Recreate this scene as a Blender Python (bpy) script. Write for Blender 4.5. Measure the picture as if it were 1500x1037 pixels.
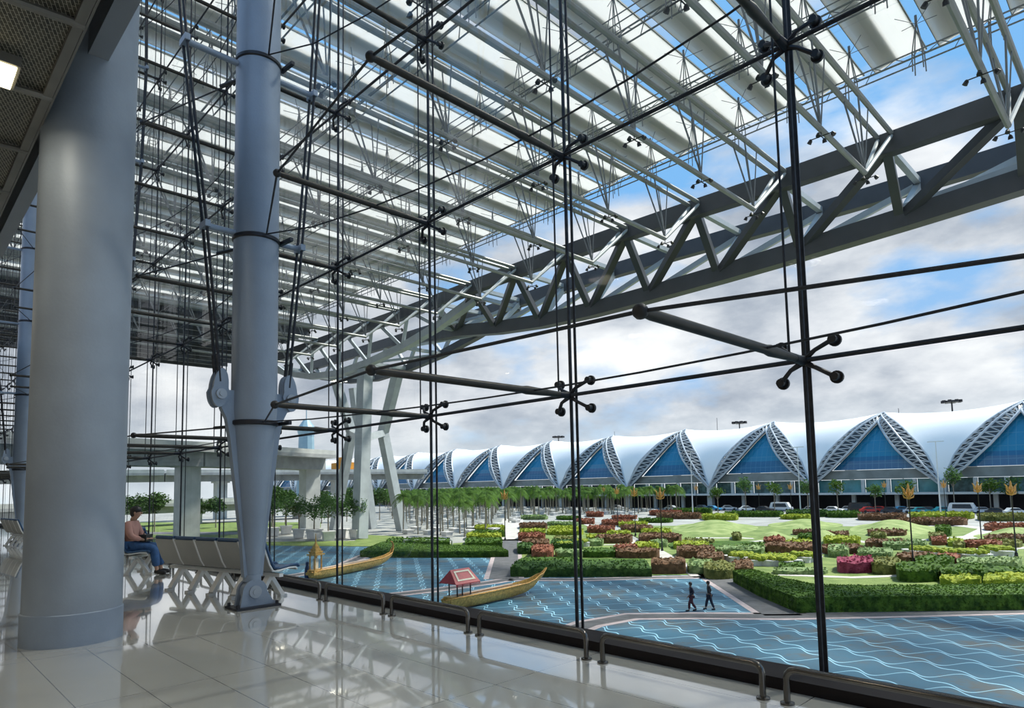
import bpy, bmesh, math, random
from mathutils import Vector, Matrix, noise
random.seed(7)
for o in list(bpy.data.objects): bpy.data.objects.remove(o, do_unlink=True)
S = bpy.context.scene
C = S.collection
# ------------------------------------------------------------------ camera
W_, H_ = 1500.0, 1037.0
PPX, PPY, FOC = 757.0, 635.0, 952.0
EYE = Vector((0, 0, 1.6))
def rawray(x, y): return Vector((x-PPX, -(y-PPY), -FOC))
ax = -rawray(-190, 732); ax.normalize()
az = rawray(520, -11000); az -= ax*az.dot(ax); az.normalize()
ay = az.cross(ax)
RM = Matrix((ax, ay, az))
cam = bpy.data.cameras.new('camera'); camo = bpy.data.objects.new('camera', cam); C.objects.link(camo)
camo.matrix_world = Matrix.Translation(EYE) @ RM.to_4x4()
cam.sensor_width = 36; cam.lens = 36*FOC/W_
cam.shift_x = (W_/2-PPX)/W_; cam.shift_y = (PPY-H_/2)/W_
cam.clip_end = 5000; cam.clip_start = 0.05
S.camera = camo
# ------------------------------------------------------------------ world, sun, exposure
S.view_settings.view_transform = 'Standard'; S.view_settings.look = 'None'
S.view_settings.gamma = 1; S.view_settings.exposure = 0.85; S.view_settings.use_curve_mapping = False
w = bpy.data.worlds.new('sky'); S.world = w; w.use_nodes = True
nt = w.node_tree; nt.nodes.clear(); N = nt.nodes.new; L = nt.links.new
out = N('ShaderNodeOutputWorld'); bg = N('ShaderNodeBackground'); L(bg.outputs[0], out.inputs[0])
tc = N('ShaderNodeTexCoord'); sep = N('ShaderNodeSeparateXYZ'); L(tc.outputs['Generated'], sep.inputs[0])
def wm(op, a, b=None, c=None, clamp=False):
    n = N('ShaderNodeMath'); n.operation = op; n.use_clamp = clamp
    for i, v in enumerate((a, b, c)):
        if v is None: continue
        if isinstance(v, (int, float)): n.inputs[i].default_value = v
        else: L(v, n.inputs[i])
    return n.outputs[0]
zc = wm('MAXIMUM', sep.outputs[2], 0.0)
zz = wm('ADD', zc, 0.55)
cb = N('ShaderNodeCombineXYZ'); L(wm('DIVIDE', sep.outputs[0], zz), cb.inputs[0]); L(wm('DIVIDE', sep.outputs[1], zz), cb.inputs[1]); L(wm('MULTIPLY', sep.outputs[2], 2.0), cb.inputs[2])
def wnoise(scale, det, off, rough=.55):
    mp = N('ShaderNodeMapping'); mp.inputs['Location'].default_value = off; L(cb.outputs[0], mp.inputs[0])
    n = N('ShaderNodeTexNoise'); n.inputs['Scale'].default_value = scale; n.inputs['Detail'].default_value = det; n.inputs['Roughness'].default_value = rough
    L(mp.outputs[0], n.inputs['Vector']); return n.outputs['Fac']
n1 = wnoise(2.3, 9, (5.4, 3.9, .4), .52); n2 = wnoise(3.6, 8, (7.3, 2.2, 1.1)); n3 = wnoise(.8, 3, (1.2, 5.2, 2.1))
def ramp(src, pts):
    r = N('ShaderNodeValToRGB'); e = r.color_ramp.elements
    while len(e) > len(pts): e.remove(e[-1])
    while len(e) < len(pts): e.new(.5)
    for i, (p, c) in enumerate(pts):
        e[i].position = p; e[i].color = (*c, 1)
    L(src, r.inputs[0]); return r.outputs[0]
blue = ramp(zc, [(0, (.50, .66, .80)), (.12, (.34, .50, .74)), (.35, (.19, .42, .76)), (1, (.17, .42, .76))])
cloudc = ramp(n2, [(.28, (.25, .29, .37)), (.42, (.42, .45, .52)), (.54, (.64, .65, .70)), (.68, (.86, .85, .87))])
# more cloud low down and to the left, more open sky up to the right
bias = wm('ADD', wm('MULTIPLY', sep.outputs[0], -.08), wm('MULTIPLY', wm('MAXIMUM', wm('SUBTRACT', zc, .1), 0.0), -.30))
cov = ramp(wm('ADD', n1, wm('ADD', bias, .06)), [(.42, (0, 0, 0)), (.52, (1, 1, 1))])
mx = N('ShaderNodeMix'); mx.data_type = 'RGBA'; L(cov, mx.inputs[0]); L(blue, mx.inputs[6]); L(cloudc, mx.inputs[7])
hz = N('ShaderNodeMix'); hz.data_type = 'RGBA'; L(wm('SUBTRACT', .55, wm('MULTIPLY', zc, 4.5), clamp=True), hz.inputs[0]); L(mx.outputs[2], hz.inputs[6]); hz.inputs[7].default_value = (.76, .82, .87, 1)
L(hz.outputs[2], bg.inputs[0]); bg.inputs[1].default_value = 0.72
sl = bpy.data.lights.new('sun', 'SUN'); sl.energy = 4.0; sl.angle = math.radians(7); sl.color = (1, .95, .86)
slo = bpy.data.objects.new('sun', sl); C.objects.link(slo)
SUN = Vector((.30, .62, .95)).normalized()
slo.rotation_euler = SUN.to_track_quat('Z', 'Y').to_euler(); slo.location = (0, 30, 60)

# ------------------------------------------------------------------ projection helpers (surveying)
def ray(x, y): return RM @ rawray(x, y)
def onZ(x, y, Z): d = ray(x, y); return EYE + d*((Z-EYE.z)/d.z)
def onY(x, y, Y): d = ray(x, y); return EYE + d*(Y/d.y)
def px(p):
    c = RM.transposed() @ (Vector(p)-EYE); return PPX+FOC*c.x/-c.z, PPY-FOC*c.y/-c.z
G = -6.3
# ------------------------------------------------------------------ materials
MATS = {}
def mat(name, col, rough=.6, metal=0, var=0, scale=4, bump=0, bscale=None, spec=None, trans=0, coat=0, col2=None, sheen=0, detail=4):
    if name in MATS: return MATS[name]
    m = bpy.data.materials.new(name); m.use_nodes = True; t = m.node_tree; b = t.nodes['Principled BSDF']
    b.inputs['Base Color'].default_value = (*col, 1); b.inputs['Roughness'].default_value = rough; b.inputs['Metallic'].default_value = metal
    if spec is not None: b.inputs['Specular IOR Level'].default_value = spec
    if coat: b.inputs['Coat Weight'].default_value = coat; b.inputs['Coat Roughness'].default_value = .08
    tcn = t.nodes.new('ShaderNodeTexCoord')
    if var or col2:
        n = t.nodes.new('ShaderNodeTexNoise'); n.inputs['Scale'].default_value = scale; n.inputs['Detail'].default_value = detail
        t.links.new(tcn.outputs['Object'], n.inputs['Vector'])
        r = t.nodes.new('ShaderNodeValToRGB'); r.color_ramp.elements[0].position = .35; r.color_ramp.elements[1].position = .65
        c2 = col2 or tuple(min(1, c*(1+var)) for c in col); c1 = col if col2 else tuple(c*(1-var) for c in col)
        r.color_ramp.elements[0].color = (*c1, 1); r.color_ramp.elements[1].color = (*c2, 1)
        t.links.new(n.outputs['Fac'], r.inputs[0]); t.links.new(r.outputs[0], b.inputs['Base Color'])
    if bump:
        n = t.nodes.new('ShaderNodeTexNoise'); n.inputs['Scale'].default_value = bscale or scale*3; n.inputs['Detail'].default_value = 3
        t.links.new(tcn.outputs['Object'], n.inputs['Vector'])
        bp = t.nodes.new('ShaderNodeBump'); bp.inputs['Strength'].default_value = bump; bp.inputs['Distance'].default_value = .1
        t.links.new(n.outputs['Fac'], bp.inputs['Height']); t.links.new(bp.outputs[0], b.inputs['Normal'])
    if trans:
        tr = t.nodes.new('ShaderNodeBsdfTranslucent'); tr.inputs[0].default_value = (*[min(1, c*1.05) for c in (col2 or col)], 1)
        mi = t.nodes.new('ShaderNodeMixShader'); mi.inputs[0].default_value = trans
        o = t.nodes['Material Output']; t.links.new(b.outputs[0], mi.inputs[1]); t.links.new(tr.outputs[0], mi.inputs[2]); t.links.new(mi.outputs[0], o.inputs[0])
    MATS[name] = m; return m
steel = mat('painted_steel', (.25, .30, .37), .42, .15, .10, 1.2, .04, 30)
pillar_m = mat('pillar_paint', (.27, .31, .36), .5, .1, .14, .9, .03, 25)
darksteel = mat('dark_steel', (.035, .035, .04), .38, .6, .15, 8)
cablem = mat('cable_steel', (.028, .03, .036), .5, .4, .2, 20)
strutm = mat('strut_bronze', (.05, .044, .036), .45, .5, .15, 8)
chrome = mat('satin_rail_steel', (.16, .145, .13), .22, .9, .1, 6)
white_m = mat('white_paint', (.66, .67, .66), .35, 0, .04, 3)
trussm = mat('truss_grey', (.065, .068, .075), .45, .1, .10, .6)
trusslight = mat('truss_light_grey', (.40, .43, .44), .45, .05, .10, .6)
pipem = mat('purlin_grey', (.26, .265, .255), .45, .1, .1, .7)
rodm = mat('rod_grey', (.20, .21, .22), .5, .3, .1, 2)
blade_m = mat('louvre_sheet', (.88, .86, .83), .55, 0, .05, .35, trans=.66)
bladedark = mat('louvre_edge', (.13, .14, .12), .5, .2, .1, .8)
concrete = mat('concrete', (.33, .34, .34), .8, 0, .16, .5, .1, 6)
concretel = mat('pale_concrete', (.50, .51, .49), .8, 0, .12, .5, .1, 6)
membrane = mat('roof_membrane', (.90, .90, .89), .5, 0, .02, .1)
arch_m = mat('arch_white_steel', (.50, .53, .56), .45, .1, .1, .5)
gold = mat('gold_leaf', (.58, .36, .10), .42, .35, .25, 6, .4, 14)
goldl = mat('gilded_ornament', (.60, .32, .08), .45, .3, .25, 9, .4, 14)
redm = mat('red_lacquer', (.42, .03, .04), .45, 0, .1, 5)
creamm = mat('cream_pattern', (.75, .66, .5), .6, 0, .1, 5)
black_m = mat('black_paint', (.012, .012, .014), .5, 0, .1, 5)
blueuph = mat('blue_vinyl', (.022, .075, .17), .4, 0, .1, 10)
shellm = mat('grey_shell', (.36, .36, .34), .45, 0, .05, 3)
legm = mat('cast_white_leg', (.74, .74, .72), .35, .1, .05, 4)
kerbm = mat('kerb_pink', (.40, .33, .33), .8, 0, .12, 2)
asph = mat('path_asphalt', (.10, .10, .105), .85, 0, .2, 1.5)
palepath = mat('pale_path', (.50, .47, .43), .85, 0, .14, .8)
pavem = mat('pavement', (.32, .315, .29), .85, 0, .2, .25)
roadm = mat('road', (.16, .16, .165), .8, 0, .15, .3)
barkm = mat('bark', (.22, .19, .15), .9, 0, .25, 6)
soilm = mat('soil', (.12, .08, .05), .95, 0, .3, 4)
def foliage(name, a, b, sc=2.2, tr=.15): return mat(name, a, .75, 0, 0, sc, .9, 7, spec=.2, trans=tr, col2=b, detail=8)
F = dict(
 g=foliage('hedge_green', (.025, .065, .010), (.10, .19, .022)),
 d=foliage('hedge_dark', (.02, .055, .012), (.075, .15, .03)),
 y=foliage('hedge_yellowgreen', (.15, .22, .02), (.42, .46, .05)),
 r=foliage('hedge_red', (.14, .05, .03), (.36, .14, .08)),
 b=foliage('hedge_redbrown', (.09, .055, .03), (.24, .13, .07)),
 m=foliage('hedge_magenta', (.15, .02, .05), (.42, .08, .14)),
 o=foliage('hedge_olive', (.09, .11, .03), (.25, .25, .07)),
 s=foliage('shrub_sage', (.08, .15, .05), (.33, .42, .18)))
lawn = foliage('lawn', (.12, .18, .045), (.22, .28, .085), .6, 0)
lawn2 = foliage('mound_grass', (.16, .23, .06), (.34, .39, .15), .5, 0)
palmf = foliage('palm_leaf', (.02, .065, .010), (.11, .21, .03), 1.2, .3)
treef = foliage('tree_leaf', (.025, .07, .02), (.10, .20, .05), 1.2, .25)
# glass
def glassmat(name, tint, refl):
    m = bpy.data.materials.new(name); m.use_nodes = True; t = m.node_tree; t.nodes.clear()
    o = t.nodes.new('ShaderNodeOutputMaterial'); mi = t.nodes.new('ShaderNodeMixShader'); tr = t.nodes.new('ShaderNodeBsdfTransparent'); gl = t.nodes.new('ShaderNodeBsdfGlossy')
    tr.inputs[0].default_value = (*tint, 1); gl.inputs['Roughness'].default_value = .01
    lw = t.nodes.new('ShaderNodeFresnel'); lw.inputs[0].default_value = 1.25
    mm = t.nodes.new('ShaderNodeMath'); mm.operation = 'MULTIPLY'; mm.inputs[1].default_value = refl
    t.links.new(lw.outputs[0], mm.inputs[0]); t.links.new(mm.outputs[0], mi.inputs[0]); t.links.new(tr.outputs[0], mi.inputs[1]); t.links.new(gl.outputs[0], mi.inputs[2]); t.links.new(mi.outputs[0], o.inputs[0])
    return m
glass = glassmat('clear_glazing', (.955, .975, .97), .10)
def tiled(name, col, grout, sx, sy, rough, coat=0, var=.06, off=(0, 0), gw=.006):
    m = bpy.data.materials.new(name); m.use_nodes = True; t = m.node_tree; b = t.nodes['Principled BSDF']
    tcn = t.nodes.new('ShaderNodeTexCoord'); sp = t.nodes.new('ShaderNodeSeparateXYZ'); t.links.new(tcn.outputs['Object'], sp.inputs[0])
    def M(op, a, bb=None):
        n = t.nodes.new('ShaderNodeMath'); n.operation = op
        for i, v in enumerate((a, bb)):
            if v is None: continue
            if isinstance(v, (int, float)): n.inputs[i].default_value = v
            else: t.links.new(v, n.inputs[i])
        return n.outputs[0]
    def line(s, size, o): 
        f = M('FRACT', M('DIVIDE', M('ADD', s, o+1000*size), size)); return M('LESS_THAN', M('MINIMUM', f, M('SUBTRACT', 1, f)), gw/size)
    g = M('MAXIMUM', line(sp.outputs[0], sx, off[0]), line(sp.outputs[1], sy, off[1]))
    n = t.nodes.new('ShaderNodeTexNoise'); n.inputs['Scale'].default_value = 1.3; n.inputs['Detail'].default_value = 6; t.links.new(tcn.outputs['Object'], n.inputs['Vector'])
    r = t.nodes.new('ShaderNodeValToRGB'); r.color_ramp.elements[0].color = (*[c*(1-var) for c in col], 1); r.color_ramp.elements[1].color = (*[c*(1+var) for c in col], 1)
    t.links.new(n.outputs['Fac'], r.inputs[0])
    mxx = t.nodes.new('ShaderNodeMix'); mxx.data_type = 'RGBA'; t.links.new(g, mxx.inputs[0]); t.links.new(r.outputs[0], mxx.inputs[6]); mxx.inputs[7].default_value = (*grout, 1)
    t.links.new(mxx.outputs[2], b.inputs['Base Color']); b.inputs['Roughness'].default_value = rough
    if coat: b.inputs['Coat Weight'].default_value = coat; b.inputs['Coat Roughness'].default_value = .03; b.inputs['Coat IOR'].default_value = 1.8
    return m
floorm = tiled('polished_tile', (.54, .53, .48), (.22, .215, .20), 2.0, .5, .12, 1.0, .08, (0, .33), .004)
# wave-patterned paving
def wavemat():
    m = bpy.data.materials.new('wave_paving'); m.use_nodes = True; t = m.node_tree; b = t.nodes['Principled BSDF']
    tcn = t.nodes.new('ShaderNodeTexCoord'); sp = t.nodes.new('ShaderNodeSeparateXYZ'); t.links.new(tcn.outputs['Object'], sp.inputs[0])
    def M(op, a, bb=None, cc=None):
        n = t.nodes.new('ShaderNodeMath'); n.operation = op
        for i, v in enumerate((a, bb, cc)):
            if v is None: continue
            if isinstance(v, (int, float)): n.inputs[i].default_value = v
            else: t.links.new(v, n.inputs[i])
        return n.outputs[0]
    X = M('MULTIPLY', M('ADD', sp.outputs[0], 14.5), math.pi/1.65)
    com = M('MULTIPLY', M('SINE', M('MULTIPLY', X, 2)), -.30)
    Y = M('DIVIDE', M('SUBTRACT', M('ADD', sp.outputs[1], -30.36), com), 1.125)
    Y = M('ADD', Y, 400)
    j = M('FLOOR', Y); fr = M('SUBTRACT', Y, j)
    par = M('SUBTRACT', 1, M('MULTIPLY', M('MODULO', j, 2), 2))
    c = M('MULTIPLY', M('MULTIPLY', M('COSINE', X), .42), par)
    d = M('ABSOLUTE', M('ADD', M('SUBTRACT', fr, .5), c))
    ln = M('SMOOTH_MIN', M('MULTIPLY', M('SUBTRACT', .055, d), 45), 1.0, .3); ln = M('MAXIMUM', ln, 0); ln = M('MINIMUM', ln, 1)
    # broken, worn lines
    n = t.nodes.new('ShaderNodeTexNoise'); n.inputs['Scale'].default_value = .35; n.inputs['Detail'].default_value = 7; t.links.new(tcn.outputs['Object'], n.inputs['Vector'])
    n2_ = t.nodes.new('ShaderNodeTexNoise'); n2_.inputs['Scale'].default_value = 3; n2_.inputs['Detail'].default_value = 5; t.links.new(tcn.outputs['Object'], n2_.inputs['Vector'])
    r = t.nodes.new('ShaderNodeValToRGB'); e = r.color_ramp.elements; e[0].position = .36; e[0].color = (.022, .105, .17, 1); e[1].position = .66; e[1].color = (.062, .078, .082, 1)
    el = e.new(.52); el.color = (.03, .10, .155, 1)
    t.links.new(M('ADD', n.outputs['Fac'], M('MULTIPLY', M('SUBTRACT', n2_.outputs['Fac'], .5), .35)), r.inputs[0])
    mxx = t.nodes.new('ShaderNodeMix'); mxx.data_type = 'RGBA'; t.links.new(M('MULTIPLY', ln, .8), mxx.inputs[0]); t.links.new(r.outputs[0], mxx.inputs[6]); mxx.inputs[7].default_value = (.36, .66, .82, 1)
    t.links.new(mxx.outputs[2], b.inputs['Base Color']); b.inputs['Roughness'].default_value = .65
    return m
wavem = wavemat()
# expanded-metal ceiling
def meshmat():
    m = bpy.data.materials.new('expanded_metal'); m.use_nodes = True; t = m.node_tree; b = t.nodes['Principled BSDF']
    tcn = t.nodes.new('ShaderNodeTexCoord'); mp = t.nodes.new('ShaderNodeMapping'); mp.inputs['Rotation'].default_value = (0, 0, .35); t.links.new(tcn.outputs['Object'], mp.inputs[0])
    v = t.nodes.new('ShaderNodeTexBrick'); v.inputs['Scale'].default_value = 9; v.inputs['Mortar Size'].default_value = .018; v.inputs['Brick Width'].default_value = .8; v.inputs['Row Height'].default_value = .28
    v.inputs['Color1'].default_value = (.03, .03, .025, 1); v.inputs['Color2'].default_value = (.07, .066, .05, 1); v.inputs['Mortar'].default_value = (.5, .48, .4, 1)
    t.links.new(mp.outputs[0], v.inputs['Vector']); t.links.new(v.outputs['Color'], b.inputs['Base Color']); b.inputs['Roughness'].default_value = .5; b.inputs['Metallic'].default_value = .3
    return m
meshm = meshmat()
# blue tinted facade glass
def facade():
    m = bpy.data.materials.new('blue_curtain_glass'); m.use_nodes = True; t = m.node_tree; b = t.nodes['Principled BSDF']
    tcn = t.nodes.new('ShaderNodeTexCoord'); sp = t.nodes.new('ShaderNodeSeparateXYZ'); t.links.new(tcn.outputs['Object'], sp.inputs[0])
    def M(op, a, bb=None):
        n = t.nodes.new('ShaderNodeMath'); n.operation = op
        for i, v in enumerate((a, bb)):
            if v is None: continue
            if isinstance(v, (int, float)): n.inputs[i].default_value = v
            else: t.links.new(v, n.inputs[i])
        return n.outputs[0]
    zr = t.nodes.new('ShaderNodeValToRGB'); e = zr.color_ramp.elements; zr.color_ramp.interpolation = 'CONSTANT'
    e[0].position = 0; e[0].color = (.02, .19, .36, 1); e[1].position = .45; e[1].color = (.02, .13, .27, 1); k = e.new(.7); k.color = (.02, .20, .36, 1)
    t.links.new(M('DIVIDE', M('SUBTRACT', sp.outputs[2], 4.0), 14), zr.inputs[0])
    f = M('FRACT', M('DIVIDE', M('ADD', sp.outputs[0], 900), 1.5)); g = M('FRACT', M('DIVIDE', M('ADD', sp.outputs[2], 90), 3.0))
    ln = M('MAXIMUM', M('LESS_THAN', f, .08), M('LESS_THAN', g, .05))
    mxx = t.nodes.new('ShaderNodeMix'); mxx.data_type = 'RGBA'; t.links.new(M('MULTIPLY', ln, .5), mxx.inputs[0]); t.links.new(zr.outputs[0], mxx.inputs[6]); mxx.inputs[7].default_value = (.10, .28, .40, 1)
    t.links.new(mxx.outputs[2], b.inputs['Base Color']); b.inputs['Roughness'].default_value = .12; return m
facadem = facade()
tealglass = mat('teal_glass', (.10, .28, .30), .15, 0, .2, .4)
darkglass = mat('dark_glass', (.02, .035, .05), .1, 0, .3, .4)
roomglass = mat('departure_glass', (.07, .13, .13), .15, 0, .5, .8)

# ------------------------------------------------------------------ mesh builder
class MB:
    def __init__(s): s.v = []; s.f = []; s.mi = []
    def add(s, vs, fs, m=0):
        b = len(s.v); s.v += [tuple(v) for v in vs]; s.f += [tuple(b+i for i in f) for f in fs]; s.mi += [m]*len(fs)
    def box(s, c, d, rz=0, m=0, taper=1):
        x, y, z = d[0]/2, d[1]/2, d[2]/2; R = Matrix.Rotation(rz, 3, 'Z'); c = Vector(c)
        vs = [c+R@Vector((i*x*(taper if k < 0 else 1), j*y*(taper if k < 0 else 1), k*z)) for k in (-1, 1) for i, j in ((-1, -1), (1, -1), (1, 1), (-1, 1))]
        s.add(vs, [(3, 2, 1, 0), (4, 5, 6, 7), (0, 1, 5, 4), (1, 2, 6, 5), (2, 3, 7, 6), (3, 0, 4, 7)], m)
    def bar(s, p, q, wd, h, up=(0, 0, 1), m=0, w2=None, h2=None):
        p, q = Vector(p), Vector(q); d = (q-p).normalized(); u = Vector(up)
        if abs(d.dot(u)) > .97: u = Vector((0, 1, 0))
        sd = d.cross(u).normalized(); u = sd.cross(d)
        w2 = w2 or wd; h2 = h2 or h
        vs = [p+sd*a*wd/2+u*b*h/2 for a, b in ((-1, -1), (1, -1), (1, 1), (-1, 1))]+[q+sd*a*w2/2+u*b*h2/2 for a, b in ((-1, -1), (1, -1), (1, 1), (-1, 1))]
        s.add(vs, [(3, 2, 1, 0), (4, 5, 6, 7), (0, 1, 5, 4), (1, 2, 6, 5), (2, 3, 7, 6), (3, 0, 4, 7)], m)
    def tube(s, pts, r, n=8, m=0, cap=True):
        pts = [Vector(p) for p in pts]; rs = r if isinstance(r, (list, tuple)) else [r]*len(pts)
        base = len(s.v); vs = []; prev = None
        for i, p in enumerate(pts):
            d = (pts[min(i+1, len(pts)-1)]-pts[max(i-1, 0)]).normalized()
            if prev is None:
                u = Vector((0, 0, 1)) if abs(d.z) < .9 else Vector((1, 0, 0)); a = d.cross(u).normalized()
            else: a = (prev-d*prev.dot(d)).normalized()
            prev = a; b = d.cross(a)
            for k in range(n):
                t = 2*math.pi*k/n; vs.append(p+(a*math.cos(t)+b*math.sin(t))*rs[i])
        fs = [(i*n+k, i*n+(k+1) % n, (i+1)*n+(k+1) % n, (i+1)*n+k) for i in range(len(pts)-1) for k in range(n)]
        if cap: fs += [tuple(range(n))[::-1], tuple((len(pts)-1)*n+k for k in range(n))]
        s.add(vs, fs, m)
    def prism(s, poly, z0, z1, m=0):
        n = len(poly); vs = [(p[0], p[1], z0) for p in poly]+[(p[0], p[1], z1) for p in poly]
        ar = sum(poly[i][0]*poly[(i+1) % n][1]-poly[(i+1) % n][0]*poly[i][1] for i in range(n))
        t = tuple(range(n, 2*n)); bt = tuple(range(n))[::-1]
        sd = [(i, (i+1) % n, n+(i+1) % n, n+i) for i in range(n)]
        if ar < 0: t = t[::-1]; bt = bt[::-1]; sd = [q[::-1] for q in sd]
        s.add(vs, [t, bt]+sd, m)
    def plate(s, poly, x0, x1, m=0):   # poly in (y,z), extruded along x
        n = len(poly); vs = [(x0, p[0], p[1]) for p in poly]+[(x1, p[0], p[1]) for p in poly]
        s.add(vs, [tuple(range(n))[::-1], tuple(range(n, 2*n))]+[(i, (i+1) % n, n+(i+1) % n, n+i) for i in range(n)], m)
    def lathe(s, c, prof, n=24, m=0):
        c = Vector(c); vs = [c+Vector((r*math.cos(2*math.pi*k/n), r*math.sin(2*math.pi*k/n), z)) for r, z in prof for k in range(n)]
        fs = [(i*n+k, i*n+(k+1) % n, (i+1)*n+(k+1) % n, (i+1)*n+k) for i in range(len(prof)-1) for k in range(n)]
        fs += [tuple(range(n))[::-1], tuple((len(prof)-1)*n+k for k in range(n))]
        s.add(vs, fs, m)
    def ball(s, c, r, n=10, m=0):
        rx, ry, rz = r if isinstance(r, (list, tuple)) else (r, r, r); c = Vector(c); k2 = n//2+1
        vs = [c+Vector((rx*math.sin(math.pi*i/k2)*math.cos(2*math.pi*k/n), ry*math.sin(math.pi*i/k2)*math.sin(2*math.pi*k/n), -rz*math.cos(math.pi*i/k2))) for i in range(k2+1) for k in range(n)]
        s.add(vs, [(i*n+k, i*n+(k+1) % n, (i+1)*n+(k+1) % n, (i+1)*n+k) for i in range(k2) for k in range(n)], m)
    def grid(s, P, m=0, flip=False):   # P[i][j]
        a, b = len(P), len(P[0]); vs = [p for r_ in P for p in r_]
        fs = [(i*b+j, (i+1)*b+j, (i+1)*b+j+1, i*b+j+1) for i in range(a-1) for j in range(b-1)]
        s.add(vs, [f[::-1] for f in fs] if flip else fs, m)
    def build(s, name, mt, parent=None, smooth=False, origin=None):
        me = bpy.data.meshes.new(name)
        if origin is not None: s.v = [(v[0]-origin[0], v[1]-origin[1], v[2]-origin[2]) for v in s.v]
        me.from_pydata(s.v, [], s.f)
        for q in (mt if isinstance(mt, (list, tuple)) else [mt]): me.materials.append(q)
        if any(s.mi): me.polygons.foreach_set('material_index', s.mi)
        if smooth: me.polygons.foreach_set('use_smooth', [True]*len(me.polygons)); 
        me.update()
        if smooth:
            try: me.set_sharp_from_angle(angle=math.radians(40))
            except Exception: pass
        o = bpy.data.objects.new(name, me); C.objects.link(o)
        if origin is not None: o.location = origin
        if parent: o.parent = parent
        return o
def tag(o, label=None, cat=None, group=None, kind=None):
    if label: o['label'] = label
    if cat: o['category'] = cat
    if group: o['group'] = group
    if kind: o['kind'] = kind
    return o
def empty(name, loc=(0, 0, 0), rz=0, label=None, cat=None, group=None):
    o = bpy.data.objects.new(name, None); C.objects.link(o); o.location = loc; o.rotation_euler = (0, 0, rz); o.empty_display_size = .2
    return tag(o, label, cat, group)
def dup(o, loc=None, rz=None, label=None, group=None, sc=None):
    def cp(a, par):
        c = a.copy(); C.objects.link(c)
        if par: c.parent = par
        for ch in list(a.children): cp(ch, c)
        return c
    c = cp(o, None)
    if loc is not None: c.location = loc
    if rz is not None: c.rotation_euler = (0, 0, rz)
    if sc is not None: c.scale = (sc, sc, sc) if isinstance(sc, (int, float)) else sc
    if label: c['label'] = label
    if group: c['group'] = group
    return c
ORD = ['leftmost', 'second from the left', 'third from the left', 'fourth from the left', 'fifth from the left', 'sixth from the left', 'seventh from the left', 'eighth from the left', 'ninth from the left', 'tenth from the left', 'eleventh from the left', 'twelfth from the left', 'thirteenth from the left', 'fourteenth from the left', 'fifteenth from the left', 'sixteenth from the left', 'seventeenth from the left', 'eighteenth from the left']
ORDR = ['nearest', 'second nearest', 'third nearest', 'fourth nearest', 'fifth nearest', 'sixth nearest', 'seventh nearest', 'eighth nearest', 'ninth nearest', 'tenth nearest', 'eleventh nearest', 'twelfth nearest', 'thirteenth nearest', 'fourteenth nearest', 'fifteenth nearest', 'sixteenth nearest']
def struct(name, mb, m, smooth=False, parent=None):
    return tag(mb.build(name, m, parent, smooth), kind='structure')

# ------------------------------------------------------------------ the hall
YG = 5.45
m = MB(); m.box((-34, -1.7, -.3), (96, 14.5, .6)); struct('floor', m, floorm)
m = MB(); m.box((-34, 5.24, .045), (96, .40, .09)); k_ = struct('trim_1', m, mat('kerb_dark', (.018, .014, .014), .75, 0, .1, 2, spec=.2))
m = MB(); m.box((-34, -9.1, 3.6), (96, .3, 8)); struct('wall_back', m, mat('hall_wall', (.36, .35, .33), .7, 0, .05, 1))
m = MB(); m.box((-34, 5.4, -3.45), (96, .3, 5.7)); struct('wall_below_hall', m, concrete)
m = MB(); m.box((-34, -3.85, 7.2), (96, 10.8, .4)); struct('wall_upper_slab', m, concrete)
ceil = MB(); ceil.box((-34, -4.0, 5.84), (96, 10.34, .02)); ceil = struct('ceiling', ceil, meshm)
for x in [-5.1-1.48*i for i in range(-10, 46)]:
    q = MB(); q.tube([(x, 1.18, 5.79), (x, .7, 5.76), (x, 0, 5.75), (x, -2, 5.76), (x, -9, 5.76)], .038, 8); q.build('ceiling_rib', mat('ceiling_frame', (.16, .155, .14), .5, .2, .1, 3), ceil, True)
q = MB(); q.box((-34, 1.14, 5.81), (96, .08, .07)); q.box((-34, 1.195, 5.86), (96, .02, .16)); q.build('edge_frame', MATS['ceiling_frame'], ceil)
q = MB(); q.box((-34, 1.64, 7.0), (96, .2, .8)); struct('trim_2', q, mat('fascia_paint', (.30, .32, .35), .5, .1, .05, 1))
LAMPS = [(onZ(-22, 100, 5.73).x, onZ(-22, 100, 5.73).y), (-4.6, -1.5), (-16.6, -1.5), (-10.25, -4), (-4.6, -5.5), (1.5, -1.5), (1.5, -5.5), (-22, -1.5), (-16.6, -5.5), (-30, -3)]  # all but the first are added, unseen lamps that brighten the hall
for i, (lx, ly) in enumerate(LAMPS):
    lo = empty('ceiling_light', (lx, ly, 5.73), 0, 'square lit ceiling lamp in the mesh ceiling at the left edge of the photo' if i == 0 else 'square lamp added to brighten the hall, %s of those out of view' % ORD[i-1], 'ceiling light')
    q = MB(); q.box((0, 0, .05), (.5, .5, .1)); q.build('lamp_housing', MATS['ceiling_frame'], lo)
    em = MATS.get('lamp_glow')
    if not em:
        em = bpy.data.materials.new('lamp_glow'); em.use_nodes = True; bb = em.node_tree.nodes['Principled BSDF']; bb.inputs['Emission Color'].default_value = (1, .86, .5, 1); bb.inputs['Emission Strength'].default_value = 3.5; MATS['lamp_glow'] = em
    q = MB(); q.box((0, 0, -.01), (.44, .44, .02)); q.build('diffuser', em, lo)
    al = bpy.data.lights.new('ceiling_lamp', 'AREA'); al.size = .5; al.energy = 22 if i else 8; al.color = (1, .93, .80); alo = bpy.data.objects.new('ceiling_lamp', al); C.objects.link(alo); alo.parent = lo; alo.location = (0, 0, -.03)

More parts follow.
